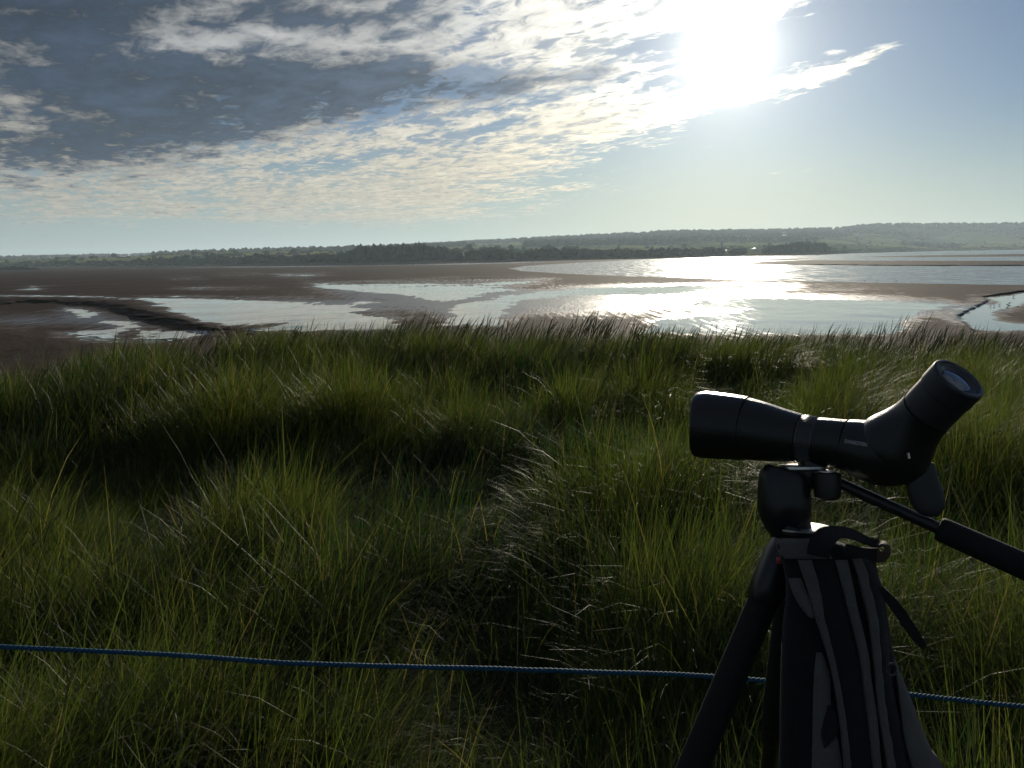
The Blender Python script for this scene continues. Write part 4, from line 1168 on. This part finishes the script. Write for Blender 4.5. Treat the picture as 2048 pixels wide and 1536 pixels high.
for q in range(3):
    ph = tt_ / 0.027 * 2 * math.pi + 1.6 * np.sin(tt_ * 5.3) + 0.9 * np.sin(tt_ * 13.1) + q * 2 * math.pi / 3
    cc_ = C_ + 0.0024 * (np.cos(ph)[:, None] * S_ + np.sin(ph)[:, None] * U_)
    rings_ = []
    for k_ in range(6):
        a = k_ / 6 * 2 * math.pi
        rings_.append(cc_ + 0.0025 * (math.cos(a) * S_ + math.sin(a) * U_))
    Vv = np.stack(rings_, 1).reshape(-1, 3) - np.array(parent_loc(rope))
    mesh_np('rope_strand', Vv, grid_faces(nn, 6, True), M_rope, rope)
# frayed fibres
fv, ff = [], []
for k_ in range(420):
    i = int(rng.integers(5, nn - 5)); c = C_[i]; d = rng.normal(size=3); d /= np.linalg.norm(d); ln = 0.004 + 0.010 * rng.random()
    sd = np.cross(d, T_[i]) * 0.00035; b = len(fv)
    fv += [c + d * 0.003 - sd, c + d * 0.003 + sd, c + d * ln + T_[i] * 0.004]; ff.append((b, b + 1, b + 2))
tag(mesh_np('frayed_fibre', np.array(fv) - np.array(parent_loc(rope)), np.array(ff), M_rope, rope), kind='stuff')
M_post = new_mat('weathered_post')
q = objpos(); a, b, c = sep(q)
out(bsdf(base=mixc(noise(vec(a * 30.0, b * 30.0, c * 3.0), 1, 4), (0.09, 0.07, 0.05), (0.20, 0.17, 0.13)), rough=0.9, normal=bump(noise(vec(a * 60.0, b * 60.0, c * 4.0), 1, 4), 0.004)))
for e_, lab in ((0, 'weathered fence post holding the left end of the blue rope'), (-1, 'weathered fence post holding the right end of the blue rope')):
    c = C_[e_]; gz = float(bank_z(np.array(c[0]), np.array(c[1]))) - 0.05
    rg = [ring((c[0], c[1], gz + f * (c[2] + 0.12 - gz)), (0, 0, 1), r_, 14, up=(0, 1, 0)) for f, r_ in ((0, 0.045), (0.5, 0.042), (0.96, 0.040), (1.0, 0.032))]
    po = loft('fence_post', rg, M_post); tag(po, lab, 'post', 'posts of the rope fence')

# ---- birds on the right-hand creek
M_bird = new_mat('dark_feathers'); out(bsdf(base=(0.05, 0.045, 0.04), rough=0.8))
M_birdw = new_mat('pale_feathers'); out(bsdf(base=(0.75, 0.74, 0.70), rough=0.8))
def bird(px, py, mat, label, sz=0.5, face=1):
    g = on_ground(px, py, 0.12)
    root = empty('wading_bird', tuple(g), label, 'bird', 'birds along the creek')
    f = face * sz
    rows = [(-0.34, 0.20, 0.01), (-0.22, 0.23, 0.05), (-0.05, 0.25, 0.105), (0.10, 0.27, 0.11), (0.19, 0.32, 0.07), (0.24, 0.40, 0.045), (0.27, 0.455, 0.05), (0.32, 0.455, 0.035), (0.36, 0.445, 0.012), (0.44, 0.43, 0.004)]
    rows = cr(rows, 3)
    P = [Vector((a * f, 0, b * sz)) + Vector(g) for a, b, _ in rows]
    tube('body', P, [max(c, 0.003) * sz for *_, c in rows], mat, root, 10, up=(0, 1, 0))
    for s_ in (-1, 1):
        x = (0.02 + 0.03 * s_) * f
        tube('leg', [Vector(g) + Vector((x, 0.03 * s_ * sz, 0.17 * sz)), Vector(g) + Vector((x, 0.03 * s_ * sz, 0.0))], [0.010 * sz, 0.008 * sz], M_bird, root, 6, up=(0, 1, 0))
bird(2027, 594, M_bird, 'dark bird standing farthest up the creek at right')
bird(2018.5, 608.5, M_bird, 'dark bird, the right one of the close pair in the creek')
bird(2015.5, 612, M_bird, 'dark bird, the left one of the close pair in the creek', face=-1)
bird(2035.5, 614.5, M_bird, 'dark bird on the mud island edge in the creek', 0.4)
bird(1957.5, 612, M_bird, 'dark bird on the left bank of the creek', 0.5, -1)
bird(1981, 613.5, M_birdw, 'white bird, leftmost of the white row in the creek', 0.42)
bird(1988.7, 612.5, M_birdw, 'white bird in the middle of the white row in the creek', 0.42, -1)
bird(1998.6, 610.5, M_birdw, 'white bird, rightmost of the white row in the creek', 0.42)
bird(1729, 563, M_bird, 'dark bird at the edge of the river channel, left of its twin', 0.6)
bird(1793, 563, M_bird, 'dark bird at the edge of the river channel, right of its twin', 0.6, -1)
